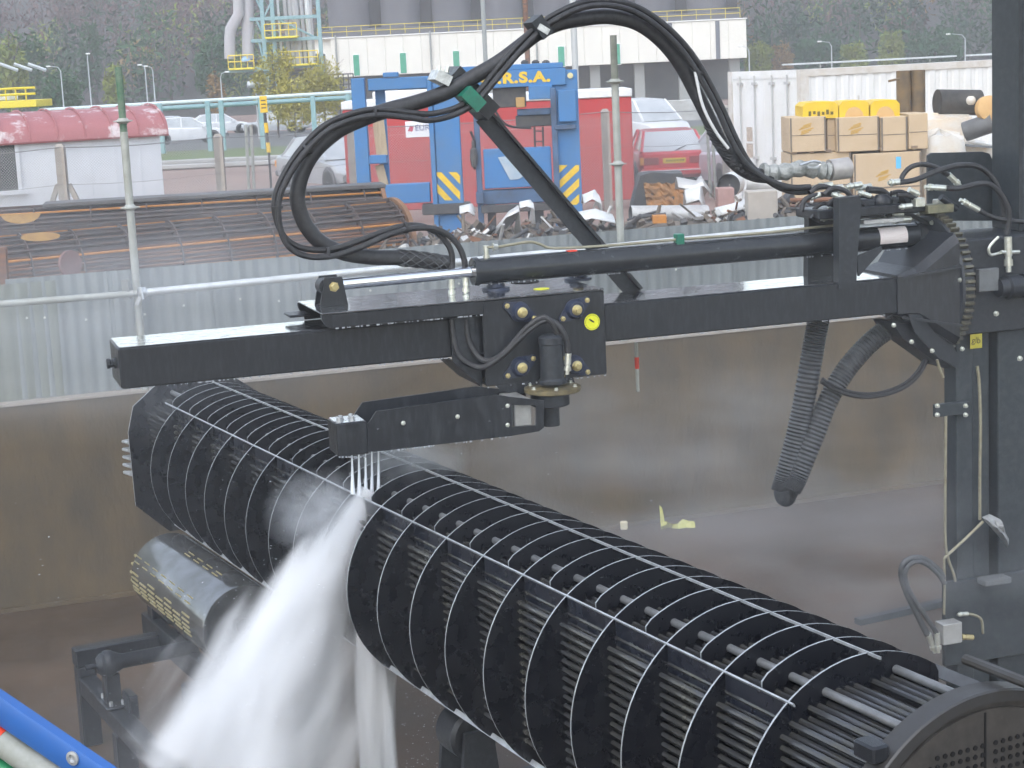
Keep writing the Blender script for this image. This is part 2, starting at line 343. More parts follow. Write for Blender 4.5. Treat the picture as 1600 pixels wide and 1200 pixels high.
# outermost on the camera side first
def rank(q): return -(0.75 * q[0] * 0.75 + 0.66 * q[1]) - 0.9 * math.hypot(*q)
rows.sort(key=rank)
for v, w_ in rows[:280]: share(tm, 'tube', BUN, bl(0, v, w_))
b = MB()
for v, w_ in rows[280:]: b.cyl(bl(-0.39, v, w_), bl(8.12, v, w_), 0.0128, n=5, caps=False)
tag(b.build('inner_tubes', TUBE, BUN), kind='stuff')
trm = MB().cyl((-0.39, 0, 0), (8.1, 0, 0), 0.017, n=12).mesh('tie_rod', mat('tie_rod_steel', (0.12, 0.125, 0.13), 0.3, 0.3, col2=(0.2, 0.205, 0.21), scale=9))
for v, w_ in ((0.178, 0.458), (-0.14, 0.48), (-0.36, 0.35), (0.15, -0.5), (-.3, -.42)): share(trm, 'tie_rod', BUN, bl(0, v, w_))
# longitudinal strips
def strip_bar(deg, r0, r1, th, t0, t1, name='sealing_strip', m=RIM):
    a = R(deg); er = Vector((0, SGN * math.cos(a), math.sin(a))); et = Vector((0, -SGN * math.sin(a), math.cos(a)))
    b = MB(); pl = [Vector((t0, 0, 0)) + er * r + et * q for r, q in ((r0, -th), (r1, -th), (r1, th), (r0, th))]
    b.prism(pl, (t1 - t0, 0, 0)); return b.build(name, m, BUN, smooth=False)
strip_bar(53, 0.556, 0.5705, 0.0035, -0.02, 7.58)
strip_bar(91.6, 0.56, 0.5705, 0.0032, -0.01, 7.62)
strip_bar(138, 0.55, 0.598, 0.004, 2.2, 7.86, m=mat('strip_plate_grey', (0.11, 0.115, 0.12), 0.35, 0.3, col2=(0.07, 0.072, 0.075), scale=10))
strip_bar(-52, 0.545, 0.5705, 0.006, 0, 7.58); strip_bar(-128, 0.545, 0.5705, 0.006, 0, 7.58)
b = MB(); b.span(bl(0.24, 0.3335, 0.285), bl(7.55, 0.3375, 0.4535)); b.build('side_plate', mat('seal_plate_black', (0.011, 0.013, 0.02), 0.2, col2=(0.022, 0.025, 0.034), scale=6, amt=.4, rough2=.4, bump=.03, bscale=60), BUN, smooth=False)  # bluish tint in the black stands in for a reflected sheen
# end plate (octagon) with U-bends behind it
op = [(.286, .533), (.477, .389), (.53, .2), (.52, -.355), (.28, -.589), (-.28, -.589), (-.52, -.355), (-.53, .2), (-.477, .389), (-.286, .533)]
b = MB(); A = [bl(-0.41, *p) for p in op]; B_ = [bl(-0.395, *p) for p in op]; n = len(op)
b.add(A + B_, [tuple(range(n)), tuple(range(2 * n - 1, n - 1, -1))]); b.mi = 1; b.add(A + B_, [(i, n + i, n + (i + 1) % n, (i + 1) % n) for i in range(n)])
b.build('end_plate', [BAF, RIM], BUN)
for k in range(5):
    w_ = 0.12 - 0.06 * k; b = MB(); rr = 0.05 + 0.01 * (k % 2)
    b.tube([bl(-0.41, 0.53, w_), bl(-0.47, 0.545, w_), bl(-0.53 - 0.01 * k, 0.54, w_ - 0.008), bl(-0.56, 0.50, w_ - .012), bl(-0.55, 0.40, w_ - .014), bl(-0.41, 0.32, w_ - .014)], 0.012, 8); b.build('u_bend', STEEL, BUN)
# tubesheet at the near end
TSM = mat('tubesheet_steel', (0.075, 0.068, 0.062), 0.45, 0.25, col2=(0.04, 0.037, 0.035), scale=8, amt=0.5, rough2=0.6, bump=0.08, bscale=60)
TSR = mat('tubesheet_rim', (0.06, 0.06, 0.062), 0.36, 0.4, col2=(0.05, 0.047, 0.044), scale=7, amt=0.45, rough2=0.5)
ts = MB(); ts.lathe(bl(8.1, 0, 0), (1, 0, 0), [(0, 0.6085), (0.006, 0.6085), (0.084, 0.6085), (0.09, 0.602), (0.09, 0.565)], 96, caps=False)
ts.mi = 1; ts.lathe(bl(8.1, 0, 0), (1, 0, 0), [(0.09, 0.565), (0.072, 0.562), (0.072, 0.545), (0.082, 0.542), (0.082, 0.001)], 96, caps=False)
ts.lathe(bl(8.1, 0, 0), (1, 0, 0), [(0, 0.6085), (0, 0.001)], 96, caps=False)
TS = ts.build('tubesheet', [TSR, TSM], BUN)
hm = MB().lathe((0, 0, 0), (1, 0, 0), [(0.0, 0.0125), (0.003, 0.0125), (0.004, 0.0095), (-0.012, 0.009)], 12).mesh('tube_hole', [mat('tube_end', (0.05, 0.045, 0.04), 0.5, 0.3)])
dark = mat('hole_dark', (0.004, 0.004, 0.005), 0.9)
hd = MB().cyl((0.0005, 0, 0), (0.0042, 0, 0), 0.0088, n=10).mesh('tube_hole', dark)
cnt = 0; holes = []
for i in range(-15, 16):
    for j in range(-15, 16):
        v, w_ = i * 0.032 + 0.012 * (1 if i >= 0 else -1), j * 0.032 + 0.005
        if math.hypot(v, w_) > 0.47 or w_ > 0.425 or abs(w_) < 0.02: continue
        holes.append((v, w_))
holes.sort(key=lambda q: -(q[1] + 0.25 * q[0]))
for v, w_ in holes[:300]: share(hd, 'tube_hole', TS, bl(8.1825, v, w_))
b = MB()
for v, w_ in holes[300:]: b.cyl(bl(8.1825, v, w_), bl(8.1862, v, w_), 0.0088, n=8)
tag(b.build('lower_tube_holes', dark, TS), kind='stuff')
b = MB(); b.span(bl(8.1822, -0.004, -0.5), bl(8.1845, 0.004, 0.535)); b.build('partition_groove', dark, TS, smooth=False)
b = MB(); b.bbox(bl(8.06, 0.385, 0.445), bl(8.17, 0.455, 0.505), 0.008)
o = b.build('clamp_block', BLACK, BUN); 
b = MB(); b.tube([bl(7.95, -0.12, 0.632), bl(8.3, -0.12, 0.632)], 0.02, 10); b.build('lifting_pin', TSR, BUN)

# ------------------------------------------------------------------ rollers and their frame under the far end of the bundle
ROL = empty('support_roller', 'glossy dark roller with yellowish slots under the far end of the bundle', 'roller')
ROL.location = BC; ROL.rotation_euler = BUN.rotation_euler
ROLM = mat('roller_wet_steel', (0.28, 0.29, 0.3), 0.1, 0.75, col2=(0.14, 0.145, 0.14), scale=5, amt=0.4, rough2=0.22, bump=0.015, bscale=30)
rc = (0.5, -0.7); b = MB()
b.lathe(bl(0.3, *rc), (1, 0, 0), [(0, 0.2), (0, 0.262), (0.015, 0.28), (1.6, 0.28), (1.615, 0.272), (1.615, 0.25), (1.56, 0.245), (1.56, 0.01)], 64); b.build('drum', ROLM, ROL)
drum_bar = MB().bbox((0, -0.006, -0.005), (0.15, 0.006, 0.005), 0.002).mesh('slot', mat('slot_yellow', (0.34, 0.29, 0.14), 0.5, 0.1, col2=(0.22, 0.19, 0.1), scale=40))  # short raised yellowish bar, repeated in rows round the drum
for g in range(7):
    for q in range(9):
        if (q in (4,) and g % 2) or (q > 6 and g < 3): continue
        a = R((-16, -10, -4, 3, 10, 26, 34, 78, 84)[q]); o = share(drum_bar, 'slot', ROL, bl(0.33 + g * 0.195, rc[0] + 0.281 * math.cos(a), rc[1] + 0.281 * math.sin(a)), (SGN * (a - 0) * 1.0, 0, 0))
        if q < 5: o.scale = (1, 1, 1.2)
        else: o.scale = (0.75, 0.8, 0.8)
for q in range(5):
    a = R(-20 + 13 * q); b = MB(); b.cyl(bl(0.24, rc[0] + .262 * math.cos(a), rc[1] + .262 * math.sin(a)), bl(0.3, rc[0] + .262 * math.cos(a), rc[1] + .262 * math.sin(a)), 0.011, n=8); b.build('stub', MATS['slot_yellow'], ROL)
MB().cyl(bl(0.1, *rc), bl(1.9, *rc), 0.05, n=16).build('axle', BLACK, ROL)
FRM = empty('bundle_trestle', 'black wet steel frame on legs carrying the roller', 'steel frame')
FRM.location = BC; FRM.rotation_euler = BUN.rotation_euler
zf = FLOOR - BC.z
def fb(name, a, c, m=BLACK, bev=0.008): return MB().bbox(bl(*a), bl(*c), bev).build(name, m, FRM)
fb('cross_beam', (0.42, 0.18, -1.205), (0.54, 1.27, -1.08), BLACK)
fb('cross_beam', (1.62, 0.18, -1.205), (1.74, 0.86, -1.08), BLACK)
fb('bearing_block', (0.20, 0.36, -1.08), (0.34, 0.66, -0.93)); fb('bearing_block', (1.72, 0.36, -1.08), (1.86, 0.66, -0.93))
fb('bearing_cap', (0.18, 0.42, -0.93), (0.30, 0.60, -0.76)); fb('side_rail', (0.1, 0.60, -1.2), (2.0, 0.68, -1.02)); fb('rail_pin', (0.03, 0.62, -1.09), (0.1, 0.66, -1.05), STEEL)
fb('long_beam', (0.44, 1.14, -1.40), (4.2, 1.26, -1.275)); fb('long_beam', (0.44, -0.95, -1.40), (6.5, -0.83, -1.275))
for t in (0.42, 1.35, 3.6): fb('leg', (t, 1.135, zf), (t + 0.12, 1.265, -1.207 if t < 1 else -1.402))
for t in (0.42, 3.6): fb('leg', (t, -0.955, zf), (t + 0.12, -0.825, -1.402))
fb('cross_tie', (3.62, -0.83, -1.40), (3.72, 1.14, -1.3))
fb('post', (1.14, 1.15, -1.273), (1.24, 1.25, -1.06)); fb('post_foot', (1.06, 1.12, -1.273), (1.34, 1.28, -1.255))
b = MB(); b.lathe(bl(1.19, 1.36, -1.0), bl(0, -1, 0), [(0, .018), (0.07, .018), (0.07, .045), (.1, .075), (.16, .082), (.2, .07), (.24, .05), (.75, .05)], 20); b.build('shaft', BLACK, FRM)
b = MB(); b.lathe(bl(1.19, 1.24, -1.0), bl(0, -1, 0), [(0, .084), (.02, .09), (.04, .09), (.06, .084)], 24); b.build('bearing_ring', BLACK2, FRM)
fb('gusset', (1.28, 1.10, -1.33), (1.46, 1.16, -1.16))
for q, (t, v) in enumerate(((1.1, 1.16), (1.1, 1.24), (1.3, 1.16), (1.3, 1.24))):
    b = MB(); b.cyl(bl(t, v, -1.256), bl(t, v, -1.225), 0.014, n=6); b.build('bolt', STEEL, FRM)
# second roller stand further along, mostly hidden by the water
ST = empty('roller_stand', 'dark pedestal with idler wheel under the middle of the bundle', 'stand'); ST.location = BC; ST.rotation_euler = BUN.rotation_euler
b = MB(); b.lathe(bl(4.2, 0.1, -0.72), (1, 0, 0), [(0, .02), (0, .12), (.02, .14), (.2, .14), (.22, .12), (.22, .02)], 32); b.build('idler_wheel', BLACK, ST)
b = MB(); b.prism([bl(4.16, 0.3, zf), bl(4.16, -0.1, zf), bl(4.16, 0.02, -0.68), bl(4.16, 0.18, -0.68)], (0.03, 0, 0)); b.build('side_plate', BLACK2, ST)
b = MB(); b.prism([bl(4.43, 0.3, zf), bl(4.43, -0.1, zf), bl(4.43, 0.02, -0.68), bl(4.43, 0.18, -0.68)], (0.03, 0, 0)); b.build('side_plate', BLACK2, ST)
b = MB(); b.span(bl(3.9, -0.25, zf), bl(4.7, 0.45, zf + 0.05)); b.build('base_plate', BLACK2, ST)
# ------------------------------------------------------------------ the washing machine: mast, boom, carriage, lance
MA = R(18); MU = Vector((math.cos(MA), math.sin(MA), 0)); MN = Vector((-math.sin(MA), math.cos(MA), 0)); MO = Vector((0.19, 10.27, 0))
MAC = empty('washing_machine', 'black hydraulic high pressure washing machine with long boom over the bundle', 'washing machine', MO, MA)
def m(px, py, n_=0.0):
    p = on_plane(px, py, MO + MN * n_, MN); d = p - MO; return Vector((d.dot(MU), n_, d.z))
def ms(px, py, n_=0.0): return m(px, py, n_).x
def poly(pts, n0, n1, name, mt, par, label=None):
    a = [m(x, y, n0) for x, y in pts]; return MB().prism(a, (0, n1 - n0, 0)).build(name, mt, par, smooth=False, label=label)
def hexbolt(p, d, r, h, par, name='bolt', mt=BRASS):
    b = MB(); d = Vector(d).normalized(); b.lathe(p, d, [(0, r * 1.35), (h * .2, r * 1.35), (h * .2, r), (h * .9, r), (h, r * .8)], 6); return b.build(name, mt, par, smooth=False)
BZ0, BZ1 = 2.41, 2.632
# boom
b = MB(); b.bbox((-2.378, 0, BZ0), (2.36, 0.42, BZ1 - 0.004), 0.008); BOOM = b.build('boom', BLACK, MAC)
b = MB(); b.bbox((-2.37, 0.006, BZ1 - 0.003), (2.36, 0.414, BZ1 + 0.001), 0.001); b.build('boom_top', DROPS, BOOM, label='wet boom top with a film of water')
b = MB(); b.lathe((-2.378, 0.16, 2.53), (-1, 0, 0), [(0, .03), (.012, .03), (.014, .022), (.03, .022), (.036, .028), (.05, .026)], 10); b.build('end_knob', BLACK2, BOOM)
# carriage
CAR = empty('carriage', None, None); CAR.parent = MAC
NP = -0.10
ZT = 2.725
cs0, cs1 = ms(502, 480, NP), ms(943, 440, NP); cm = ms(752, 455, NP)
b = MB(); b.bbox((cm, NP, 2.24), (cs1, NP + 0.015, ZT - 0.002), 0.004); b.build('front_plate', BLACK, CAR)
poly([(770, 596), (895, 588), (900, 603), (880, 612), (800, 616), (782, 610)], NP + .001, NP + 0.014, 'plate_tongue', BLACK, CAR)
b = MB(); b.bbox((cs0 + 0.05, NP - 0.004, ZT - 0.075), (cm + 0.01, NP + 0.012, ZT - 0.001), 0.004); b.build('tray_flange', BLACK, CAR)
b = MB(); b.bbox((cs0 + 0.0, NP - 0.004, ZT), (cs1, 0.53, ZT + 0.008), 0.002); b.build('top_plate', DROPS, CAR, label='wet top plate with beads of water')
b = MB(); b.bbox((cs0 + 0.03, 0.515, ZT - 0.10), (cs1, 0.53, ZT - 0.001), 0.003); b.build('tray_flange', BLACK, CAR)
b = MB(); b.bbox((cm, 0.435, 2.24), (cs1, 0.45, ZT - 0.1), 0.003); b.build('back_plate', BLACK, CAR)
b = MB(); b.bbox((cm + 0.01, NP + 0.016, 2.24), (cs1 - 0.01, 0.434, 2.256), 0.003); b.build('bottom_plate', BLACK, CAR)
# rounded lips at the left of the tray
for n0, n1 in ((NP - 0.004, NP + 0.012), (0.515, 0.53)):
    pl = [Vector((cs0 + 0.05, n0, ZT))] + [Vector((cs0 + 0.05 - 0.085 * math.sin(a), n0, ZT - 0.085 + 0.085 * math.cos(a)) ) for a in (0,)] 
    pl = [Vector((cs0 + 0.052, n0, ZT - 0.001)), Vector((cs0 - 0.005, n0, ZT - 0.001)), Vector((cs0 - 0.002, n0, ZT - 0.03)), Vector((cs0 + 0.012, n0, ZT - 0.056)), Vector((cs0 + 0.035, n0, ZT - 0.072)), Vector((cs0 + 0.052, n0, ZT - 0.075))]
    MB().prism(pl, (0, n1 - n0, 0)).build('tray_lip', BLACK, CAR, smooth=False)
b = MB(); b.bbox((cs0 - 0.09, 0.34, ZT - 0.06), (cs0 + 0.03, 0.5, ZT - 0.045), 0.004); b.build('tray_lip', BLACK, CAR)
# left cheek recess behind the front plate
cl = ms(703, 500, 0.03 * 0 - 0.02)
b = MB(); b.prism([Vector((cl, -0.03, 2.63)), Vector((cl, -0.03, 2.40)), Vector((cm, -0.03, 2.235)), Vector((cm, -0.03, 2.63))], (0, 0.012, 0)); b.build('cheek_plate', BLACK2, CAR, smooth=False)
b = MB(); b.prism([Vector((cl, -0.029, 2.40)), Vector((cm, -0.029, 2.235)), Vector((cm, 0.43, 2.235)), Vector((cl, 0.43, 2.40))], (0, 0, -0.01)); b.build('underside_plate', BLACK, CAR, smooth=False)
# flange bearings on the front plate
def bearing(px, py, tilt, name='flange_bearing'):
    c = m(px, py, NP); b = MB(); ax = Vector((0, -1, 0)); a = R(tilt); e = Vector((math.cos(a), 0, math.sin(a))); f = Vector((-math.sin(a), 0, math.cos(a)))
    L_, r1, r2 = 0.088, 0.022, 0.058; pl = []
    for k in range(9): th = -math.pi / 2 + math.pi * k / 8; pl.append(c + e * (L_ + r1 * math.cos(th)) + f * r1 * math.sin(th))
    for k in range(7): th = R(50 + 80 * k / 6); pl.append(c + e * r2 * math.cos(th) + f * r2 * math.sin(th))
    for k in range(9): th = math.pi / 2 + math.pi * k / 8; pl.append(c + e * (-L_ + r1 * math.cos(th)) + f * r1 * math.sin(th))
    for k in range(7): th = R(230 + 80 * k / 6); pl.append(c + e * r2 * math.cos(th) + f * r2 * math.sin(th))
    b.prism([p + Vector((0, -0.001, 0)) for p in pl], (0, -0.016, 0)); b.lathe(c + ax * 0.016, ax, [(0, .056), (.016, .05), (.03, .044), (.032, .02)], 24)
    o = b.build(name, CASTBLUE, CAR)
    bb = MB(); bb.lathe(c + ax * 0.046, ax, [(0, .030), (.006, .030), (.008, .024), (.022, .024), (.024, .014), (.034, .014)], 16); bb.build('shaft_end', BRASS, CAR)
    for s_ in (-1, 1): hexbolt(c + ax * 0.017 + e * L_ * s_, ax, .012, .016, CAR)
bearing(812, 487, -28); bearing(897, 483, 32); bearing(812, 573, 28); bearing(897, 570, -32)
for px, py in ((775, 446), (903, 431)):
    p = on_plane(px, py + 6, MO + Vector((0, 0, ZT + 0.01)), (0, 0, 1)); d = p - MO; c = Vector((d.dot(MU), d.dot(MN), ZT + 0.008))
    b = MB(); b.lathe(c, (0, 0, 1), [(0, .082), (.014, .08), (.018, .056), (.04, .05), (.042, .02)], 24); o = b.build('top_bearing', CASTBLUE, CAR)
    bb = MB(); bb.lathe(c + Vector((0, 0, .042)), (0, 0, 1), [(0, .026), (.01, .034), (.018, .03), (.024, .012)], 16); bb.build('grease_cap', BRASS, CAR)
p = on_plane(820, 440, MO + Vector((0, 0, ZT + 0.01)), (0, 0, 1)); d = p - MO; c = Vector((d.dot(MU), d.dot(MN), ZT + 0.009))
b = MB(); b.lathe(c, (0, 0, 1), [(0, .085), (.003, .085), (.003, .074), (-.004, .07)], 28); b.build('access_hole', mat('hole_dark', (0, 0, 0)), CAR)
b = MB(); p = on_plane(846, 451, MO + Vector((0, 0, ZT + 0.01)), (0, 0, 1)); d = p - MO; b.lathe((d.dot(MU), d.dot(MN), ZT + 0.0085), (0, 0, 1), [(0, .046), (.002, .046)], 28); b.build('warning_sticker', YELLOW, CAR)
c = m(925, 503, NP - 0.001); b = MB(); b.lathe(c, (0, -1, 0), [(0, .047), (.002, .047)], 32); ws = b.build('warning_sticker', YELLOW, CAR)
ink = mat('sticker_ink', (0.02, 0.02, 0.01), 0.6)
b = MB(); b.box(c + Vector((-.004, -.0035, .008)), (.034, .001, .009), Matrix.Rotation(.6, 3, 'Y')); b.build('sticker_mark', ink, CAR)
b = MB(); b.lathe(c + Vector((0, -.0025, 0)), (0, -1, 0), [(0, .041), (.0006, .041), (.0006, .0395), (0, .0395)], 32, caps=False); b.build('sticker_ring', ink, CAR)
# rod bracket and hydraulic cylinder
CN = 0.24
rb0 = m(517, 446, CN); zr = rb0.z
for n0 in (CN - 0.075, CN + 0.06):
    a = [Vector((rb0.x - 0.085, n0, ZT + .009)), Vector((rb0.x + 0.075, n0, ZT + .009)), Vector((rb0.x + 0.05, n0, zr + 0.052)), Vector((rb0.x - 0.05, n0, zr + 0.052))]
    MB().prism(a, (0, 0.015, 0)).build('bracket_plate', BLACK, CAR, smooth=False)
hexbolt(Vector((rb0.x, CN - 0.076, zr)), (0, -1, 0), .022, .03, CAR)
CYL = empty('hydraulic_cylinder', None, None); CYL.parent = MAC
cE = m(1440, 367, CN); cS = m(738, 424, CN); dz = (cE.z - cS.z) / (cE.x - cS.x)
zc = lambda x: zr + (x - rb0.x) * 0.0 + 0.0
zB = (cS.z + cE.z) / 2
b = MB(); b.tube([(rb0.x, CN, zr), (cS.x + .05, CN, zB)], 0.032, 20); b.build('piston_rod', CHROME, CYL)
b = MB(); b.lathe((rb0.x - .035, CN - .055, zr), (0, 1, 0), [(0, .045), (.11, .045)], 18); b.build('rod_eye', BLACK2, CYL)
cyl_ax = Vector((cE.x - cS.x, 0, 0))
b = MB(); b.lathe((cS.x, CN, zB), (1, 0, 0), [(0, .04), (0, .078), (.004, .083), (.03, .083), (.033, .075), (cE.x - cS.x - .05, .075), (cE.x - cS.x - .045, .082), (cE.x - cS.x, .082)], 32); b.build('barrel', mat('wet_barrel', (0.018, 0.02, 0.023), 0.2, col2=(0.03, 0.032, 0.035), scale=12, amt=0.4, rough2=0.3, bump=0.02, bscale=90), CYL)
l0, l1 = ms(1374, 372, CN - .06), ms(1417, 372, CN - .06)
b = MB(); pts = []
for x in (l0, l1): pts.append([Vector((x, CN - .0762 * math.cos(a), zB + .0762 * math.sin(a))) for a in [R(q) for q in range(-25, 61, 5)]])
b.loft(pts, False, False); b.build('maker_label', LABELW, CYL)
b = MB(); b.lathe((ms(760, 400, CN), CN, zB + .07), (0, 0, 1), [(0, .02), (.02, .02), (.02, .014), (.05, .014), (.05, .018), (.075, .018)], 10); b.build('port_fitting', ZINC, CYL)
q = [m(760, 386, CN - .01), m(776, 386, CN - .01), m(800, 382, CN - .01), m(828, 378, CN - .01), m(845, 382, CN - .01), m(868, 388, CN - .01), m(960, 383, CN - .01), m(1060, 374, CN - .01), m(1190, 364, CN - .01), m(1312, 351, CN - .01)]
b = MB(); b.tube(spline(q, 4), 0.0085, 10); b.build('pressure_pipe', PIPE, CYL)
hexbolt(m(770, 386, CN - .01), (1, 0, 0), .018, .03, CYL, 'pipe_nut', ZINC)
c = m(1061, 373, CN - .01); b = MB(); b.bbox(c + Vector((-.024, -.03, -.035)), c + Vector((.024, .03, .03)), .004); b.build('pipe_clamp', GREEN, CYL)
c = m(893, 391, CN); b = MB(); b.bbox((c.x - .03, CN - .02, zB + .07), (c.x + .03, CN + .02, zB + .079), .002); b.build('red_tag', REDP, CYL)
# rotary actuator and lance arm
PN = -0.20
pc = m(862, 560, PN)
b = MB(); b.lathe((pc.x, PN, 2.24), (0, 0, 1), [(0, .08), (.02, .08), (.03, .068), (.22, .066), (.225, .07), (.26, .07), (.275, .05), (.275, .01)], 28); b.build('rotary_actuator', BLACK2, CAR)
b = MB(); b.lathe((pc.x, PN + .01, 2.19), (0, 0, 1), [(0, .155), (.004, .16), (.026, .16), (.03, .15), (.03, .05)], 40); b.build('slewing_flange', mat('flange_brass', (0.22, 0.18, 0.09), 0.4, 0.3, col2=(0.08, 0.07, 0.05), scale=10, amt=0.5), CAR)
b = MB(); b.lathe((pc.x - .02, PN, 2.115), (0, 0, 1), [(0, .1), (.006, .11), (.068, .11), (.074, .1), (.0745, .03)], 36); b.build('slewing_hub', BLACK2, CAR)
for k in range(6):
    a = R(60 * k + 200); hexbolt(Vector((pc.x + .135 * math.cos(a), PN + .01 + .135 * math.sin(a), 2.22)), (0, 0, 1), .01, .014, CAR, 'bolt', ZINC)
def fitting(p0, p1, par, r=0.016, name='hose_fitting'):
    p0 = Vector(p0); p1 = Vector(p1); d = p1 - p0; L_ = d.length
    b = MB(); b.lathe(p0, d, [(0, r * .75), (L_ * .18, r * .75), (L_ * .18, r * 1.25), (L_ * .36, r * 1.25), (L_ * .36, r * .9), (L_ * .45, r * .9), (L_ * .47, r * 1.1), (L_, r * 1.1)], 10); return b.build(name, ZINC, par)
fitting(m(871, 572, NP - .12), m(873, 538, NP - .12), CAR, .017); fitting(m(886, 585, NP - .14), m(888, 552, NP - .14), CAR, .017)
for px, py, nn in ((864, 572, -.15), (879, 588, -.17)): hexbolt(m(px, py, nn), (-1, -.3, 0), .02, .035, CAR, 'port_plug', BRASS)
ARM = empty('lance_arm', None, None); ARM.parent = MAC
N0, N1 = -0.37, -0.06
arm_pts = [(574, 664), (588, 643), (772, 617), (850, 626), (850, 668), (842, 673), (800, 681), (606, 704), (575, 706)]
win = [(803, 634), (838, 630), (838, 662), (803, 667)]
# front cheek with a rectangular window: built from four strips around the window
poly([(574, 664), (588, 643), (772, 617), (800, 620.5), (800, 681), (606, 704), (575, 706)], N0, N0 + .012, 'front_cheek', BLACK, ARM)
poly([(800, 620.5), (850, 626), (850, 633), (800, 633)], N0 + .001, N0 + .013, 'cheek_upper', BLACK, ARM)
poly([(838, 633), (850, 633), (850, 668), (838, 668)], N0, N0 + .012, 'cheek_end', BLACK, ARM)
poly([(800, 667), (850, 664), (850, 668), (842, 674), (800, 681)], N0 + .002, N0 + .014, 'cheek_lower', BLACK, ARM)
bx = [(x, y) for x, y in arm_pts]; off = m(574, 664, N0)
a = [m(x, y, N0) + Vector((0, N1 - N0, 0)) for x, y in arm_pts]; MB().prism(a, (0, 0.012, 0)).build('back_cheek', BLACK, ARM, smooth=False)
a0 = m(606, 692, N0); a1 = m(795, 668, N0)
b = MB(); b.loft([[Vector((p.x, q_, p.z + h)) for q_, h in ((N0 + .012, -.012), (N1, -.012), (N1, 0), (N0 + .012, 0))] for p in (a0, a1)], True); b.build('web_plate', BLACK2, ARM)
b = MB(); p = m(820, 648, N0); b.bbox((p.x - .05, N0 + .03, p.z - .07), (p.x + .05, N1 - .01, p.z + .08), .005); b.build('pivot_block', mat('bare_steel_block', (0.42, 0.42, 0.41), 0.35, 0.4, col2=(0.28, 0.28, 0.27), scale=10), ARM)
b = MB(); b.lathe((pc.x - .02, PN, 2.0), (0, 0, 1), [(0, .05), (.14, .05)], 20); b.build('pivot_post', BLACK2, ARM)
# nozzle head
h0 = m(525, 666, N0); h1 = m(606, 700, N0); zt = m(540, 662, N0).z; zb = m(545, 712, N0).z
b = MB(); b.bbox((h0.x, N0 - .003, zb), (m(575, 700, N0).x, N0 + .2, zt), .004); NH = b.build('nozzle_head', BLACK, ARM)
b = MB(); b.bbox((m(575, 700, N0).x, N0 + .014, zb + .03), (m(622, 700, N0).x, N1 - .001, zb + .1), .004); b.build('manifold', BLACK2, ARM)
b = MB(); b.bbox((h0.x + .004, N0 + .002, zt), (m(574, 700, N0).x - .002, N0 + .195, zt + .006), .002); b.build('head_lid', DROPS, ARM)
for q_, (dx, dn) in enumerate(((.05, .1), (.1, .05), (.11, .12), (.03, .05))): hexbolt(Vector((h0.x + dx, N0 + dn, zt + .006)), (0, 0, 1), .014, .022, ARM, 'bolt', STEEL)
for px, py in ((630, 661), (715, 651), (793, 634), (793, 664)): hexbolt(m(px, py, N0), (0, -1, 0), .010, .012, ARM, 'bolt', ZINC)
JX = [550, 561, 571.5, 581.5, 592]; JN = -0.215
for px in JX:
    p = m(px, 712, JN); b = MB(); b.lathe((p.x, JN, zb - .022), (0, 0, 1), [(0, .006), (.008, .011), (.03, .011)], 10); b.build('nozzle', ZINC, ARM)
b = MB(); b.bbox((m(545, 700, JN).x, JN - .02, zb - .006), (m(597, 700, JN).x, JN + .02, zb + .05), .003); b.build('nozzle_bar', BLACK2, ARM)
# hose support bar
SB = empty('hose_support', None, None); SB.parent = MAC; SN = 0.455
poly([(744, 190), (767, 178), (1001, 452), (1001, 470), (985, 470)], SN, SN + .012, 'support_bar', BLACK2, SB)
poly([(768, 177), (771, 175), (1005, 450), (1001, 453)], SN - .05, SN + .012, 'bar_flange', BLACK, SB)
b = MB(); q0, q1 = m(706, 118, SN - .1), m(768, 182, SN - .1); dd = (q1 - q0); nn = Vector((dd.z, 0, -dd.x)).normalized()
b.prism([q0 + nn * .03, q1 + nn * .03, q1 - nn * .075, q0 - nn * .075], (0, .22, 0)); b.build('clamp_plate', BLACK, SB, smooth=False)
b = MB(); q2 = m(741, 155, SN - .24); b.prism([q2 + (q1 - q0).normalized() * s1 * .065 + nn * s2 * .04 for s1, s2 in ((-1, -1), (1, -1), (1, 1), (-1, 1))], (0, .1, 0)); b.build('hose_clamp', GREEN, SB, smooth=False)
b = MB(); q2 = m(690, 122, SN - .12); b.box(q2 + Vector((0, 0.03, 0)), (.09, .16, .06), Matrix.Rotation(.5, 3, 'Y')); b.build('clamp_saddle', mat('bright_plate', (0.62, 0.64, 0.64), 0.35, 0.5, col2=(0.3, 0.31, 0.31), scale=30, amt=.5), SB)
for s_ in (-.02, .03): hexbolt(q2 + Vector((s_, 0, .03)), (.3, 0, 1), .012, .04, SB, 'bolt', ZINC)
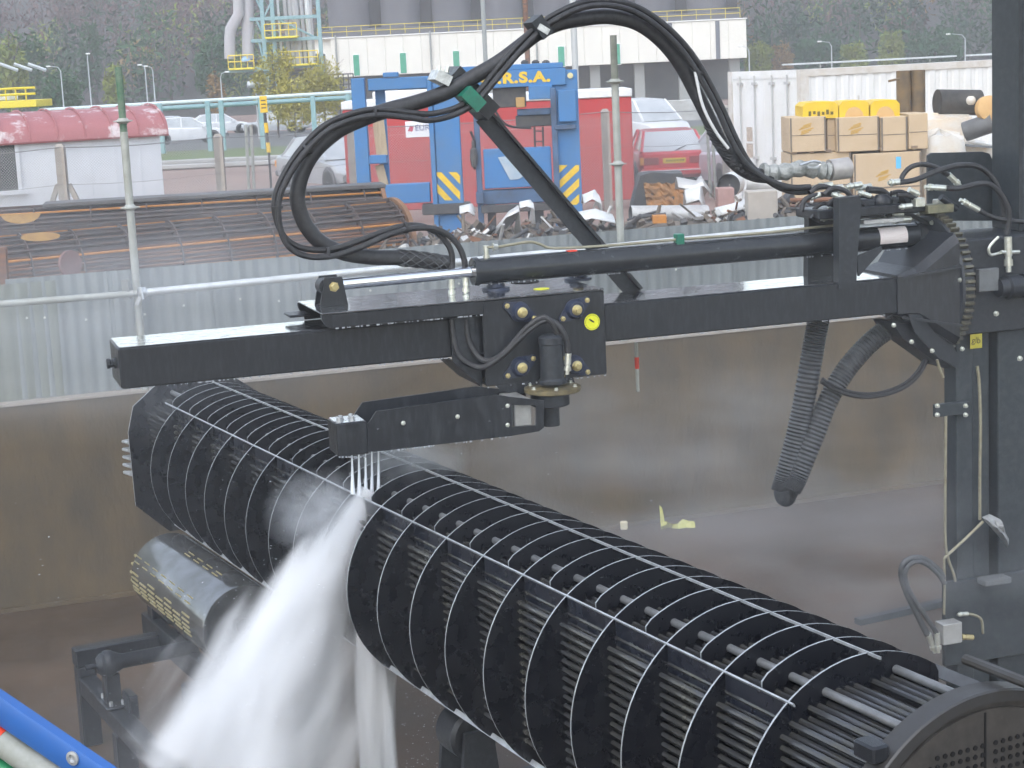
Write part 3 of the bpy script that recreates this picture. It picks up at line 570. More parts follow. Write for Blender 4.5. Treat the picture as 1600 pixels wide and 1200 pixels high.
# hoses
def hose(pts, n_, r, name='hydraulic_hose', mt=RUBBER, par=None, k=5, seg=10, lab=None):
    P = [m(x, y, n_ if not isinstance(n_, (list, tuple)) else n_[i]) for i, (x, y) in enumerate(pts)]
    return MB().tube(spline(P, k), r, seg).build(name, mt, par or MAC, label=lab)
fat = [(700, 411), (660, 406), (624, 403), (581, 402), (536, 395), (502, 379), (479, 354), (467, 325), (465, 300), (474, 266), (493, 235), (527, 205), (566, 186), (606, 172), (655, 159), (700, 143), (740, 120), (778, 98), (808, 76), (841, 51), (872, 37), (905, 30), (950, 26), (995, 36), (1032, 62), (1062, 98), (1085, 140), (1105, 180), (1127, 225), (1150, 256), (1176, 272), (1205, 276)]
hose(fat, 0.33, 0.044, 'pressure_hose', RUBBER, None, 6, 14)
th1 = [(728, 432), (725, 405), (716, 384), (700, 367), (676, 357), (645, 357), (610, 366), (566, 385), (520, 400), (478, 400), (450, 384), (437, 352), (436, 312), (452, 274), (478, 236), (510, 206), (548, 188), (590, 180), (640, 184), (672, 188), (708, 180), (737, 165), (752, 152), (787, 110), (822, 70), (845, 48), (866, 32), (904, 14), (940, 8), (980, 14), (1016, 33), (1054, 66), (1084, 105), (1118, 165), (1144, 222), (1166, 256), (1198, 280), (1234, 292), (1266, 292)]
th2 = [(706, 436), (706, 398), (696, 377), (680, 362), (658, 353), (630, 353), (598, 362), (556, 378), (514, 390), (474, 388), (446, 372), (431, 340), (430, 306), (446, 268), (472, 230), (504, 198), (542, 180), (584, 171), (640, 176), (672, 178), (708, 170), (730, 158), (748, 143), (782, 101), (817, 62), (840, 41), (862, 25), (902, 6), (940, 1), (982, 6), (1020, 25), (1058, 57), (1090, 97), (1122, 155), (1149, 214), (1172, 256), (1208, 288), (1240, 300), (1270, 299)]
hose(th1, 0.255, 0.0175); hose(th2, 0.29, 0.0175)
fitting(m(728, 462, .24), m(728, 428, .245), MAC, .017); fitting(m(706, 466, .28), m(706, 432, .28), MAC, .017)
# mesh stocking over the hose end
b = MB(); P = spline([m(x, y, .33) for x, y in [(622, 403), (650, 405), (680, 409), (702, 414)]], 5); n_p = len(P)
for hnd in (-1, 1):
    for k in range(6):
        pts = []
        for i, p in enumerate(P):
            a = hnd * i / n_p * 5.5 + k * math.pi / 3; pts.append(p + Vector((0, .048 * math.cos(a), .048 * math.sin(a))))
        b.tube(pts, .0035, 5)
b.build('wire_stocking', RUBBERG, MAC)
# cable ties and clamps round the bundle of hoses
for px, py, dx, dy in ((433, 326, .0, .5), (480, 235, .3, .3), (586, 177, 1, 0), (635, 356, 1, 0), (513, 396, 1, 0), (1092, 115, .5, .8)):
    p = m(px, py, .27); b = MB(); b.lathe(p + Vector((-.01 * dx, 0, 0)), (dx, 0, dy) if dx or dy else (1, 0, 0), [(0, .034), (.014, .034)], 12); b.build('cable_tie', RUBBER, MAC)
p = m(841, 43, .3); b = MB(); b.box(p, (.075, .16, .12), Matrix.Rotation(-.6, 3, 'Y')); b.build('hose_collar', BLACK2, MAC)
b = MB(); b.box(p + Vector((.004, -.082, -.012)), (.07, .004, .035), Matrix.Rotation(.55, 3, 'Y')); b.build('collar_plate', mat('bright_plate', (0, 0, 0)), MAC)
# spiral guard on the hose
b = MB(); P = spline([m(x, y, .33) for x, y in [(1112, 196), (1127, 226), (1150, 256), (1172, 270)]], 14)
pts = []
for i in range(len(P) * 3):
    f_ = i / 3; p = P[min(int(f_), len(P) - 1)]; a = i * 1.15; pts.append(p + Vector((.052 * math.cos(a), .052 * math.sin(a), .025 * math.sin(a))))
b.tube(pts, .005, 5); b.build('spiral_guard', RUBBER, MAC)
hose([(1086, 112), (1098, 165), (1118, 205), (1138, 232)], .25, .009, 'strap_cord', mat('white_cord', (.6, .6, .6), .6))
# hoses under the carriage
hose([(706, 500), (709, 530), (718, 556), (740, 572), (760, 572), (790, 551), (820, 522), (848, 502), (868, 505), (880, 520), (886, 536), (888, 552)], [-.02, -.03, -.05, -.09, -.125, -.15, -.18, -.2, -.22, -.24, -.24, -.24], .0165)
hose([(728, 500), (731, 526), (740, 548), (756, 563), (775, 560), (795, 543), (822, 513), (846, 496), (860, 502), (870, 520), (873, 538)], [-.02, -.03, -.05, -.09, -.13, -.15, -.18, -.2, -.22, -.22, -.22], .0165)
# wrapped swivel joint at the right
P = spline([m(x, y, .33) for x, y in [(1190, 268), (1215, 270), (1250, 264), (1282, 266), (1296, 268)]], 5)
b = MB(); b.tube(P, [.05 + .008 * math.sin(i * 2.1) for i in range(len(P))], 14)
for i in range(len(b.v)): x, y, z = b.v[i]; f_ = .007 * mnoise.noise(Vector((x * 30, y * 30, z * 30))); b.v[i] = (x + f_, y + f_, z + f_)
b.build('fabric_wrap', mat('grey_wrap', (0.17, 0.18, 0.17), .7, col2=(.4, .41, .4), scale=26, amt=.4, bump=.3, bscale=60), MAC)
b = MB(); p = m(1296, 266, .33); b.lathe(p, (1, 0, .05), [(0, .05), (0, .066), (.13, .066), (.135, .06)], 24); b.build('swivel_joint', mat('dull_alloy', (.42, .4, .38), .45, .3, col2=(.32, .3, .29), scale=15), MAC)
b = MB(); P = spline([m(x, y, .25) for x, y in [(1250, 258), (1270, 252), (1283, 255), (1275, 262), (1262, 262)]], 5); b.tube(P, .008, 8); b.build('shackle', STEEL, MAC)
# upright bracket plates and valve bank
poly([(1311, 310), (1343, 306), (1346, 320), (1340, 400), (1338, 448), (1311, 452)], -.012, .06, 'upright_bracket', BLACK2, MAC)
poly([(1264, 330), (1311, 326), (1311, 440), (1262, 446)], .36, .42, 'upright_bracket', BLACK, MAC)
poly([(1340, 400), (1378, 385), (1378, 392), (1342, 432)], .0, .02, 'bracket_gusset', BLACK2, MAC)
b = MB(); v0 = m(1255, 335, .3); v1 = m(1420, 300, .3); b.bbox((v0.x, .1, v0.z - .02), (v1.x, .4, v0.z + .035), .006); b.build('valve_plate', BLACK, MAC)
for i, (px, py) in enumerate(((1276, 293), (1284, 290), (1300, 294), (1310, 297), (1330, 290), (1345, 293))):
    fitting(m(px - 8, py + 2, .26 + .02 * (i % 2)), m(px + 16, py - 2, .26 + .02 * (i % 2)), MAC, .017)
for i, (px, py) in enumerate(((1355, 328), (1375, 332), (1390, 326), (1366, 345), (1400, 345))):
    fitting(m(px - 10, py, .2), m(px + 22, py - 3, .2), MAC, .018)
b = MB(); p = m(1350, 318, .22); b.bbox(p + Vector((-.2, -.06, -.05)), p + Vector((.22, .06, .03)), .01); b.build('valve_block', BLACK2, MAC)
b = MB(); p = m(1382, 345, .15); b.bbox(p + Vector((-.16, -.03, -.012)), p + Vector((.12, .03, .016)), .004); b.build('mounting_bar', STEEL, MAC)
hose([(1252, 330), (1258, 312), (1280, 304), (1305, 304)], .2, .016); hose([(1355, 296), (1380, 300), (1392, 318), (1386, 345)], .2, .022)
hose([(1290, 330), (1310, 336), (1340, 338), (1380, 336)], .14, .014); hose([(1268, 338), (1285, 346), (1320, 344), (1350, 338)], .17, .014)
hose([(1392, 302), (1410, 300), (1430, 312), (1440, 325)], .16, .015); hose([(1388, 330), (1420, 335), (1450, 350)], .2, .014)
b = MB(); p = m(1378, 316, .18); b.ball(p, .07, 12, (1, .8, .8)); b.build('accumulator', BLACK, MAC)
b = MB(); p = m(1420, 320, .2); b.lathe(p + Vector((-.05, 0, 0)), (1, 0, 0), [(0, .03), (0, .055), (.1, .055), (.1, .03)], 16); b.build('solenoid', BLACK2, MAC)
# slewing head with gear ring round the boom axis
GC = Vector((0, .21, 2.55)); gs = ms(1505, 450, -.20)
GR_ = 0.42
GEAR = MB().lathe((gs, GC.y, GC.z), (1, 0, 0), [(0, .2), (0, GR_ - .01), (.012, GR_), (.07, GR_), (.082, GR_ - .01), (.082, .2)], 72).build('gear_ring', BLACK2, MAC)
tooth = MB(); tooth.prism([Vector((.012, -.012, 0)), Vector((.012, .012, 0)), Vector((.012, .007, .022)), Vector((.012, -.007, .022))], (.058, 0, 0)); tmesh = tooth.mesh('gear_tooth', mat('worn_tooth', (.17, .16, .12), .4, .4, col2=(.07, .065, .05), scale=25), False)
for k in range(60):
    a = 2 * math.pi * k / 60; o = share(tmesh, 'gear_tooth', GEAR, (gs, GC.y - GR_ * math.sin(a), GC.z + GR_ * math.cos(a)), (a, 0, 0))
HEAD = empty('slewing_head', None, None); HEAD.parent = MAC
x0 = 2.28; rects = []
for x, hw, h0_, h1_ in ((x0, .225, BZ0 - .012, BZ1 + .012), (x0 + .12, .27, BZ0 - .05, BZ1 + .05), (gs - .03, .36, 2.22, 2.86), (gs, .37, 2.2, 2.88)):
    c_ = .05 if x > x0 + .05 else .01
    rects.append([Vector((x, GC.y + a, z)) for a, z in ((-hw + c_, h0_), (hw - c_, h0_), (hw, h0_ + c_), (hw, h1_ - c_), (hw - c_, h1_), (-hw + c_, h1_), (-hw, h1_ - c_), (-hw, h0_ + c_))])
MB().loft(rects, True).build('head_cone', BLACK, HEAD, ang=20)
for zz, nm in ((2.62, 'rib'), (2.38, 'rib')):
    a = [Vector((x0 + .02, GC.y - .24, zz)), Vector((gs, GC.y - .40, zz + (.06 if zz > 2.5 else -.06))), Vector((gs, GC.y - .30, zz + (.06 if zz > 2.5 else -.06))), Vector((x0 + .1, GC.y - .2, zz))]
    MB().prism(a, (0, 0, .014)).build(nm, BLACK2, HEAD, smooth=False)
for k in range(10):
    a = R(36 * k + 10); hexbolt(Vector((gs - .001, GC.y - .385 * math.sin(a), GC.z + .385 * math.cos(a))), (-1, 0, 0), .012, .014, HEAD, 'bolt', ZINC)
# lower lug with triangular stiffener
poly([(1420, 492), (1462, 490), (1500, 560), (1496, 576), (1468, 560), (1430, 520)], -.06, -.04, 'stiffener', BLACK2, HEAD)
poly([(1395, 505), (1440, 505), (1500, 572), (1475, 575), (1410, 528)], .05, .3, 'lower_lug', BLACK2, HEAD)
for px, py in ((1396, 508), (1424, 534), (1456, 548), (1503, 545)): hexbolt(m(px, py, -.06), (0, -1, 0), .012, .016, HEAD, 'bolt', ZINC)
# mast
MAST = empty('mast', None, None); MAST.parent = MAC
xs = lambda px, py=800, n_=0.1: ms(px, py, n_)
xa, xb = ms(1476, 800, .12), xs(1505)
zfl = FLOOR
b = MB(); b.bbox((xa, -.02, zfl), (xb, .12, 2.3), .006); b.build('front_post', MASTM, MAST)
b = MB(); b.bbox((xb + .002, .03, zfl), (xs(1536), .14, 2.32), .004); b.build('guide_channel', MASTM, MAST)
b = MB(); b.bbox((xs(1546), .0, zfl), (xs(1546) + .62, .5, 2.3), .008); b.build('main_column', MASTM, MAST)
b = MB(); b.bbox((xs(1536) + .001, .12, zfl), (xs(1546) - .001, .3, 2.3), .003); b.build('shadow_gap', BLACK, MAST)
b = MB(); b.bbox((gs + .09, -.06, 2.24), (gs + .75, .5, 2.83), .01); b.build('carriage_block', BLACK2, MAST)
b = MB(); b.bbox((ms(1549, 200, .45), .12, 2.83), (ms(1549, 200, .45) + .5, .45, 6.5), .008); b.build('upper_column', MASTM, MAST)
b = MB(); b.bbox((ms(1594, 200, .1), .112, 2.83), (ms(1594, 200, .1) + .02, .1195, 6.5), .001); b.build('column_seam', BLACK2, MAST)
pl = [m(1450, 345, .52), m(1450, 243, .52), m(1456, 239, .52), m(1535, 237, .52), m(1546, 240, .52), m(1552, 252, .52), m(1552, 345, .52)]
MB().prism(pl, (0, .02, 0)).build('guard_plate', MASTM, MAST, smooth=False)
b = MB(); p = m(1582, 448, -.12); b.lathe(p + Vector((-.1, 0, 0)), (1, 0, 0), [(0, .03), (0, .055), (.05, .06), (.06, .075), (.14, .075), (.15, .06), (.17, .06), (.175, .075), (.3, .075)], 24); b.build('hydraulic_motor', BLACK, MAST)
b = MB(); p = m(1545, 437, -.1); b.bbox(p + Vector((-.08, -.02, -.07)), p + Vector((.06, .02, .07)), .004); b.build('motor_mount', mat('grey_plate', (.14, .15, .155), .5, col2=(.1, .105, .11), scale=8), MAST)
p = m(1525, 533, -.062); b = MB(); b.bbox(p + Vector((-.042, -.002, -.045)), p + Vector((.042, 0, .045)), .0008); sg = b.build('yellow_decal', mat('dull_yellow_decal', (.42, .36, .03), .5, col2=(.3, .27, .05), scale=20), MAST)
text('decal_letters', 'glb', .055, ink, MAST, p + Vector((0, -.003, .004)), (R(90), R(8), 0), ext=.0005)
for px, py in ((1573, 378), (1575, 420), (1556, 490), (1593, 560), (1500, 470)): hexbolt(m(px, py, -.07), (0, -1, 0), .014, .018, MAST, 'bolt', ZINC)
fitting(m(1576, 425, -.12), m(1575, 370, -.12), MAST, .022); b = MB(); p = m(1577, 394, -.12); b.tube([p + Vector((-.06, 0, .005)), p, p + Vector((.07, 0, -.004))], .012, 8); b.build('cross_fitting', ZINC, MAST)
b = MB(); P = spline([m(x, y, -.1) for x, y in [(1563, 395), (1548, 398), (1545, 388), (1552, 378), (1560, 370)]], 4); b.tube(P, .009, 8); b.build('small_pipe', ZINC, MAST)
# clamps on the posts, labels, seams
for py in (640,):
    b = MB(); q0, q1 = m(1462, py, -.06), m(1515, py + 6, -.06); b.bbox((q0.x, -.06, q0.z - .05), (q1.x, -.024, q0.z + .03), .004); b.build('post_clamp', MASTM, MAST)
    for px in (1464, 1508):
        for dy in (-6, 8): hexbolt(m(px, py + dy, -.06), (0, -1, 0), .012, .02, MAST, 'bolt', ZINC)
b = MB(); p = m(1530, 855, .03); b.bbox((p.x - .012, -.002 + .05 - .004, p.z - .09), (p.x + .012, .049, p.z + .09), .001); b.build('paper_strip', mat('white_strip', (.6, .6, .6), .6, col2=(.45, .44, .44), scale=20), MAST)
# slim steel pipes down the mast
def spipe(pts, n_, r=.0105, name='steel_pipe', mt=PIPE): return hose(pts, n_, r, name, mt, MAST, 4, 8)
spipe([(1527, 572), (1530, 600), (1532, 660), (1531, 740), (1531, 812)], -.03)
spipe([(1536, 815), (1505, 845), (1475, 872)], -.05, .01); spipe([(1478, 640), (1477, 760), (1477, 842), (1482, 875), (1492, 905), (1494, 955)], -.05, .0095)
spipe([(1474, 590), (1468, 575), (1464, 562)], -.05, .009)
spipe([(1475, 872), (1476, 920), (1475, 960)], -.06, .0085)
# rag of plastic hung on the pipe
b = MB(); rp = [(1534, 810), (1548, 802), (1560, 812), (1572, 832), (1577, 848), (1572, 853), (1562, 840), (1550, 825), (1540, 818)]
P = [m(x, y, -.09) for x, y in rp]; cc = sum(P, Vector()) / len(P)
rings = []
for f_, dn in ((1, 0), (.75, -.035), (.4, -.05), (.1, -.045)): rings.append([cc + (q - cc) * f_ + Vector((0, dn + .02 * math.sin(i * 2.3), .008 * math.cos(i * 3.1))) for i, q in enumerate(P)])
b.loft(rings, True); b.build('plastic_rag', mat('crumpled_film', (.3, .31, .31), .3, col2=(.18, .18, .18), scale=25, amt=.4, bump=.6, bscale=40), MAST)
# lower hose loop, manifold block
hose([(1474, 905), (1466, 890), (1440, 872), (1416, 876), (1408, 895), (1416, 925), (1434, 962), (1449, 992)], -.12, .019, 'hydraulic_hose', RUBBERG)
hose([(1476, 912), (1462, 893), (1440, 878), (1422, 882), (1414, 898), (1422, 925), (1444, 960), (1464, 990)], -.15, .015, 'hydraulic_hose', RUBBERG)
fitting(m(1466, 1020, -.15), m(1464, 988, -.15), MAST, .017); fitting(m(1461, 1020, -.12), m(1450, 990, -.12), MAST, .017)
b = MB(); p = m(1484, 985, -.12); b.bbox(p + Vector((-.075, -.05, -.075)), p + Vector((.06, .05, .06)), .005); b.build('manifold_block', mat('alloy_block', (.4, .4, .39), .4, .3, col2=(.3, .3, .29), scale=12), MAST)
spipe([(1500, 960), (1518, 960), (1533, 968), (1536, 990)], -.12, .009); fitting(m(1496, 960, -.12), m(1512, 959, -.12), MAST, .013)
fitting(m(1498, 995, -.14), m(1520, 996, -.14), MAST, .016, 'brass_elbow').data.materials[0] = BRASS
b = MB(); q0 = m(1475, 908, -.02); b.bbox((q0.x - .02, -.06, q0.z - .55), (q0.x + .75, -.021, q0.z), .006); b.build('base_guard', MASTM, MAST)
b = MB(); q0 = m(1538, 908, -.1); b.bbox((q0.x - .03, -.16, q0.z - .02), (q0.x + .16, -.06, q0.z + .02), .006); b.build('foot_rest', mat('grey_plate', (0, 0, 0)), MAST)
# corrugated cable conduits hanging below the boom
def conduit(pts, n_, r):
    P = spline([m(x, y, n_) for x, y in pts], 40); rr = [r * (1 + .07 * math.sin(i * 2 * math.pi / 4.0)) for i in range(len(P))]
    return MB().tube(P, rr, 16).build('corrugated_conduit', RUBBERG, MAC)
conduit([(1284, 480), (1276, 515), (1268, 560), (1256, 630), (1243, 690), (1228, 745), (1222, 768)], .30, .068)
conduit([(1440, 470), (1400, 505), (1362, 533), (1324, 575), (1296, 622), (1272, 682), (1248, 742), (1236, 766)], .24, .062)
conduit([(1222, 766), (1224, 776), (1230, 778), (1236, 766)], .27, .05)
hose([(1285, 592), (1300, 602), (1335, 614), (1370, 615), (1405, 604), (1430, 585), (1450, 553)], .17, .012); hose([(1283, 596), (1300, 607), (1335, 619), (1372, 619), (1408, 608), (1434, 588), (1453, 556)], .15, .012)
# hoses between the valve bank and the mast
hose([(1407, 285), (1412, 272), (1425, 260), (1445, 257), (1465, 263), (1482, 274)], .1, .0155)
hose([(1406, 285), (1430, 281), (1465, 267), (1500, 258), (1532, 262), (1555, 285), (1566, 320), (1568, 350)], .08, .017)
hose([(1478, 294), (1500, 294), (1530, 287), (1550, 290), (1568, 310), (1577, 335), (1573, 368)], .04, .017)
hose([(1528, 327), (1545, 337), (1565, 343), (1600, 347), (1640, 350)], .05, .015)
hose([(1402, 305), (1420, 306), (1435, 314)], .1, .014)
fitting(m(1388, 286, .09), m(1406, 284, .09), MAC, .018); fitting(m(1500, 290, .1), m(1482, 273, .1), MAC, .018); fitting(m(1445, 292, .05), m(1479, 294, .05), MAC, .017); fitting(m(1500, 312, .05), m(1529, 328, .05), MAC, .017); fitting(m(1436, 304, .08), m(1420, 296, .08), MAC, .016)
b = MB(); p = m(1465, 325, .12); b.bbox(p + Vector((-.1, -.06, -.03)), p + Vector((.08, .06, .025)), .006); b.build('valve_block', mat('olive_block', (.2, .19, .12), .45, .3, col2=(.1, .1, .07), scale=14), MAC)
b = MB(); b.cyl(m(1470, 308, .1), m(1495, 326, .1), .022, n=12); b.build('relief_valve', BLACK2, MAC)
# small hanging marker below the boom
b = MB(); p = m(994, 535, .35); b.cyl(p, p + Vector((0, 0, -.3)), .012, n=8); mk = b.build('drip_pipe', SCAFF, MAC); b = MB(); b.cyl(p + Vector((0, 0, -.09)), p + Vector((0, 0, -.16)), .014, n=8); b.build('red_band', REDP, mk)

# more fittings and short hoses in the valve bank
rv = random.Random(21)
for i in range(12):
    px, py = rv.uniform(1262, 1425), rv.uniform(290, 345); nn = rv.uniform(.08, .3); a_ = rv.uniform(-.4, .4)
    fitting(m(px, py, nn), m(px + 20 * math.cos(a_), py + 20 * math.sin(a_), nn - .01), MAC, rv.uniform(.012, .018))
for i in range(6):
    px, py = rv.uniform(1262, 1400), rv.uniform(298, 335); nn = rv.uniform(.1, .26)
    hose([(px, py), (px + 14, py - 10), (px + 34, py - 6), (px + 46, py + 10)], nn, rv.uniform(.011, .016))
for i in range(4):
    p = m(rv.uniform(1400, 1470), rv.uniform(300, 345), rv.uniform(.05, .2)); b = MB(); b.bbox(p + Vector((-.03, -.03, -.025)), p + Vector((.035, .03, .03)), .005); b.build('valve_body', ZINC if i % 2 else BLACK2, MAC)
# water beads hanging from the lower edges
b = MB(); rv = random.Random(4)
def beads(p0, p1, k, r0=.003, r1=.0065):
    for i in range(k):
        f_ = rv.random(); c = p0.lerp(p1, f_); b.ball(c + Vector((0, -.002, -.003)), rv.uniform(r0, r1), 6, (1, 1, 1.4))
beads(Vector((-2.37, .004, BZ0)), Vector((-.45, .004, BZ0)), 90); beads(Vector((.45, .004, BZ0)), Vector((2.2, .004, BZ0)), 70)
beads(Vector((cs0 + .06, NP, ZT - .076)), Vector((cm, NP, ZT - .076)), 50); beads(Vector((cm, NP, 2.238)), Vector((cs1, NP, 2.238)), 30)
beads(m(606, 704, N0), m(800, 681, N0), 40); beads(Vector((cS.x, CN - .02, zB - .074)), Vector((cE.x, CN - .02, zB - .074)), 120); beads(m(530, 713, N0), m(572, 713, N0), 16)
tag(b.build('hanging_drops', mat('clear_drop', (.35, .37, .4), .05, ior=1.33, coat=1), MAC), kind='stuff')
# ------------------------------------------------------------------ yard behind the screen
RUST = mat('rusty_tubes', (0.24, 0.1, 0.038), 0.8, col2=(0.08, 0.05, 0.045), scale=3, amt=0.5, bump=0.1, stretch=(0.3, 3, 3))
RUSTD = mat('dark_rusty_plate', (0.055, 0.05, 0.05), 0.7, col2=(0.1, 0.06, 0.045), scale=4, amt=0.4)
ORANGE = mat('orange_rust', (0.5, 0.2, 0.03), 0.8, col2=(0.3, 0.12, 0.03), scale=5, amt=0.4)
def old_bundle(label, c, rz, rad, L_, tm, sp, n_t, front=True):
    root = empty('old_tube_bundle', label, 'tube bundle', c, rz, 'rusty tube bundles behind the screen')
    rm = MB(); rm.lathe((0, 0, 0), (1, 0, 0), [(0, .05), (0, rad), (.014, rad), (.014, .05)], 48); bm_ = rm.mesh('baffle', RUSTD)
    k = 0; x = 0.06
    while x < L_ - .1: share(bm_, 'baffle', root, (x, 0, 0)); x += sp
    tmm = [MB().cyl((0, 0, 0), (L_, 0, 0), .016, n=6, caps=False).mesh('tube', q) for q in (tm, ORANGE, RUSTD)]
    for i in range(n_t):
        a = 2 * math.pi * i / n_t; rr = rad * (.93 if i % 2 else .86)
        hi = math.sin(a); share(tmm[1 if (i % 5 == 0) else (2 if hi > .7 else 0)], 'tube', root, (0, rr * math.cos(a), rr * math.sin(a)))
    MB().cyl((0, 0, 0), (L_, 0, 0), rad * .8, n=24).build('tube_core', RUSTD, root)
    rg = MB(); rg.lathe((L_ - .05, 0, 0), (1, 0, 0), [(0, .1), (0, rad * 1.04), (.06, rad * 1.04), (.06, .1)], 40); rg.build('tubesheet', [mat('rust_ring', (.26, .13, .06), .8, col2=(.14, .08, .05), scale=6)], root)
    rg = MB(); rg.lathe((-.02, 0, 0), (1, 0, 0), [(0, .1), (0, rad * 1.04), (.06, rad * 1.04), (.06, .1)], 40); rg.build('tubesheet', [RUST], root)
    for a in (40, 95, 140):
        q = R(a); st = MB(); st.box((L_ / 2, rad * math.cos(q), rad * math.sin(q)), (L_ * .97, .04, .02), Matrix.Rotation(q, 3, 'X')); st.build('sealing_strip', RUSTD, root)
    for x in (L_ * .2, L_ * .8):
        cr = MB(); cr.bbox((x - .1, -rad, YARD - c[2]), (x + .1, rad, -rad * .72), .01); cr.build('cradle', mat('timber_cradle', (.18, .13, .09), .85), root)
    return root
pf = at(-60, 416, 21.3); pe = at(618, 372, 24.3)
rzf = math.atan2(pe.y - pf.y, pe.x - pf.x)
old_bundle('rusty orange-brown tube bundle lying just behind the corrugated screen', (pf.x, pf.y, 1.78), rzf, .56, (Vector((pe.x, pe.y, 0)) - Vector((pf.x, pf.y, 0))).length, RUST, .62, 60)
pf = at(-40, 352, 26.5); pe = at(600, 345, 27.6)
rzf = math.atan2(pe.y - pf.y, pe.x - pf.x)
ob = old_bundle('dark weathered tube bundle lying behind the orange-brown one', (pf.x, pf.y, 1.70), rzf, .62, (Vector((pe.x, pe.y, 0)) - Vector((pf.x, pf.y, 0))).length, RUSTD, .8, 48)
b = MB(); b.bbox((1.0, -.25, .60), (6.0, .35, .66), .01); b.build('top_plate', mat('grey_top_plate', (.1, .1, .1), .6, col2=(.07, .06, .055), scale=3), ob)
# loose orange segments and a red flange by the screen
for i, (px, py, Y, rx, lab) in enumerate(((32, 334, 24.0, .26, 'larger amber baffle segment propped among the old bundles by the hut'), (63, 370, 20.4, .22, 'smaller amber baffle segment lying on the rusty bundle'))):
    p = at(px, py, Y); b = MB(); pl = [Vector((rx * math.cos(R(a)), 0, rx * .5 * math.sin(R(a)) if i == 0 else rx * .22 * math.sin(R(a)))) for a in (range(180, 361, 12) if i == 0 else range(0, 360, 12))]
    b.prism([q + p for q in pl], (0, .02, 0)); tag(b.build('baffle_segment', mat('amber_plate', (.4, .24, .07), .7, col2=(.28, .16, .06), scale=8), smooth=False), lab, 'metal plate', 'amber baffle segments')
p = at(108, 412, 17.6); b = MB(); b.lathe(p, (.75, -.6, 0), [(0, .03), (0, .13), (.03, .13), (.03, .03)], 32); tag(b.build('flange_disc', mat('red_oxide', (.2, .09, .08), .7, col2=(.14, .07, .06), scale=10)), 'red-brown round flange standing against the back of the corrugated screen', 'flange')
p0 = at(2, 365, 19.5); b = MB(); b.box((p0.x - .03, p0.y, 1.6), (.09, .09, 1.5), Matrix.Rotation(.03, 3, 'Y')); tag(b.build('rusty_stake', RUST), 'rusty upright steel stake at the left edge behind the screen', 'stake')

# white site hut with peeling red barrel roof
HY = 36.0; c0 = at(-70, 300, HY); e0 = at(250, 300, HY); hx0, hx1 = c0.x, at(249, 206, HY).x
ez = at(240, 206, HY).z; rz_ = at(200, 166, HY + 1.1).z
HRZ = R(24); HN = Vector((-math.sin(HRZ), math.cos(HRZ), 0)); HU = Vector((math.cos(HRZ), math.sin(HRZ), 0))
def hutx(px, py): return (on_plane(px, py, (hx1, HY, 0), HN) - Vector((hx1, HY, 0))).dot(HU)
HUT = empty('site_hut', 'white site hut with peeling red barrel roof', 'hut', (hx1, HY, YARD), HRZ)
hw = -hutx(-80, 300); H_ = ez - YARD; WHITE = mat('hut_white_paint', (.68, .7, .74), .6, col2=(.6, .62, .65), scale=2.5, amt=.4)
b = MB(); b.span((-hw, 0, 0), (0, 2.3, H_)); b.build('wall', WHITE, HUT, smooth=False)
for x in np.arange(-hw + .3, -.1, .48):
    b = MB(); b.span((x - .012, -.012, .02), (x + .012, -.001, H_ - .1)); b.build('cover_batten', WHITE, HUT, smooth=False)
ROOFM = mat('peeling_red_roof', (.33, .13, .135), .6, col2=(.55, .48, .48), scale=2.3, amt=.33, detail=9, contrast=.05, rough2=.45)
rise = rz_ - ez; arc = []
for k in range(17):
    a = math.pi * k / 16; arc.append((1.15 - 1.32 * math.cos(a), H_ - .05 + (rise + .05) * math.sin(a) ** .8))
b = MB(); b.loft([[Vector((x, y, z)) for y, z in arc] + [Vector((x, y * .985 + .017, z - .035)) for y, z in reversed(arc)] for x in (-hw - .12, .14)], True); b.build('roof', ROOFM, HUT)
for x in np.arange(-hw, .2, .52):
    b = MB(); b.loft([[Vector((x + d_, y, z + .012)) for d_ in (-.018, .018)] + [Vector((x + d_, y, z + .045)) for d_ in (.012, -.012)] for y, z in arc], True); b.build('roof_rib', ROOFM, HUT)
b = MB(); pl = [Vector((.0, y * .93 + .09, z - .04)) for y, z in arc]; b.prism(pl, (.03, 0, 0)); b.build('gable_panel', WHITE, HUT, smooth=False)
wx0, wx1 = hutx(-60, 260), hutx(25, 260); hz_ = lambda py: on_plane(10, py, (hx1, HY, 0), HN).z - YARD; wz0, wz1 = hz_(298), hz_(227)
b = MB(); b.span((wx0, -.03, wz0), (wx1, -.005, wz1)); b.build('window_glass', mat('dark_window', (.035, .04, .045), .25, col2=(.06, .065, .07), scale=3), HUT, smooth=False)
for a, c in (((wx0, -.06, wz1), (wx1 + .07, -.031, wz1 + .07)), ((wx1, -.06, wz0), (wx1 + .07, -.032, wz1)), ((wx0, -.12, wz0 - .08), (wx1 + .16, -.012, wz0))):
    b = MB(); b.span(a, c); b.build('window_frame' if a[1] > -.1 else 'window_sill', WHITE, HUT, smooth=False)

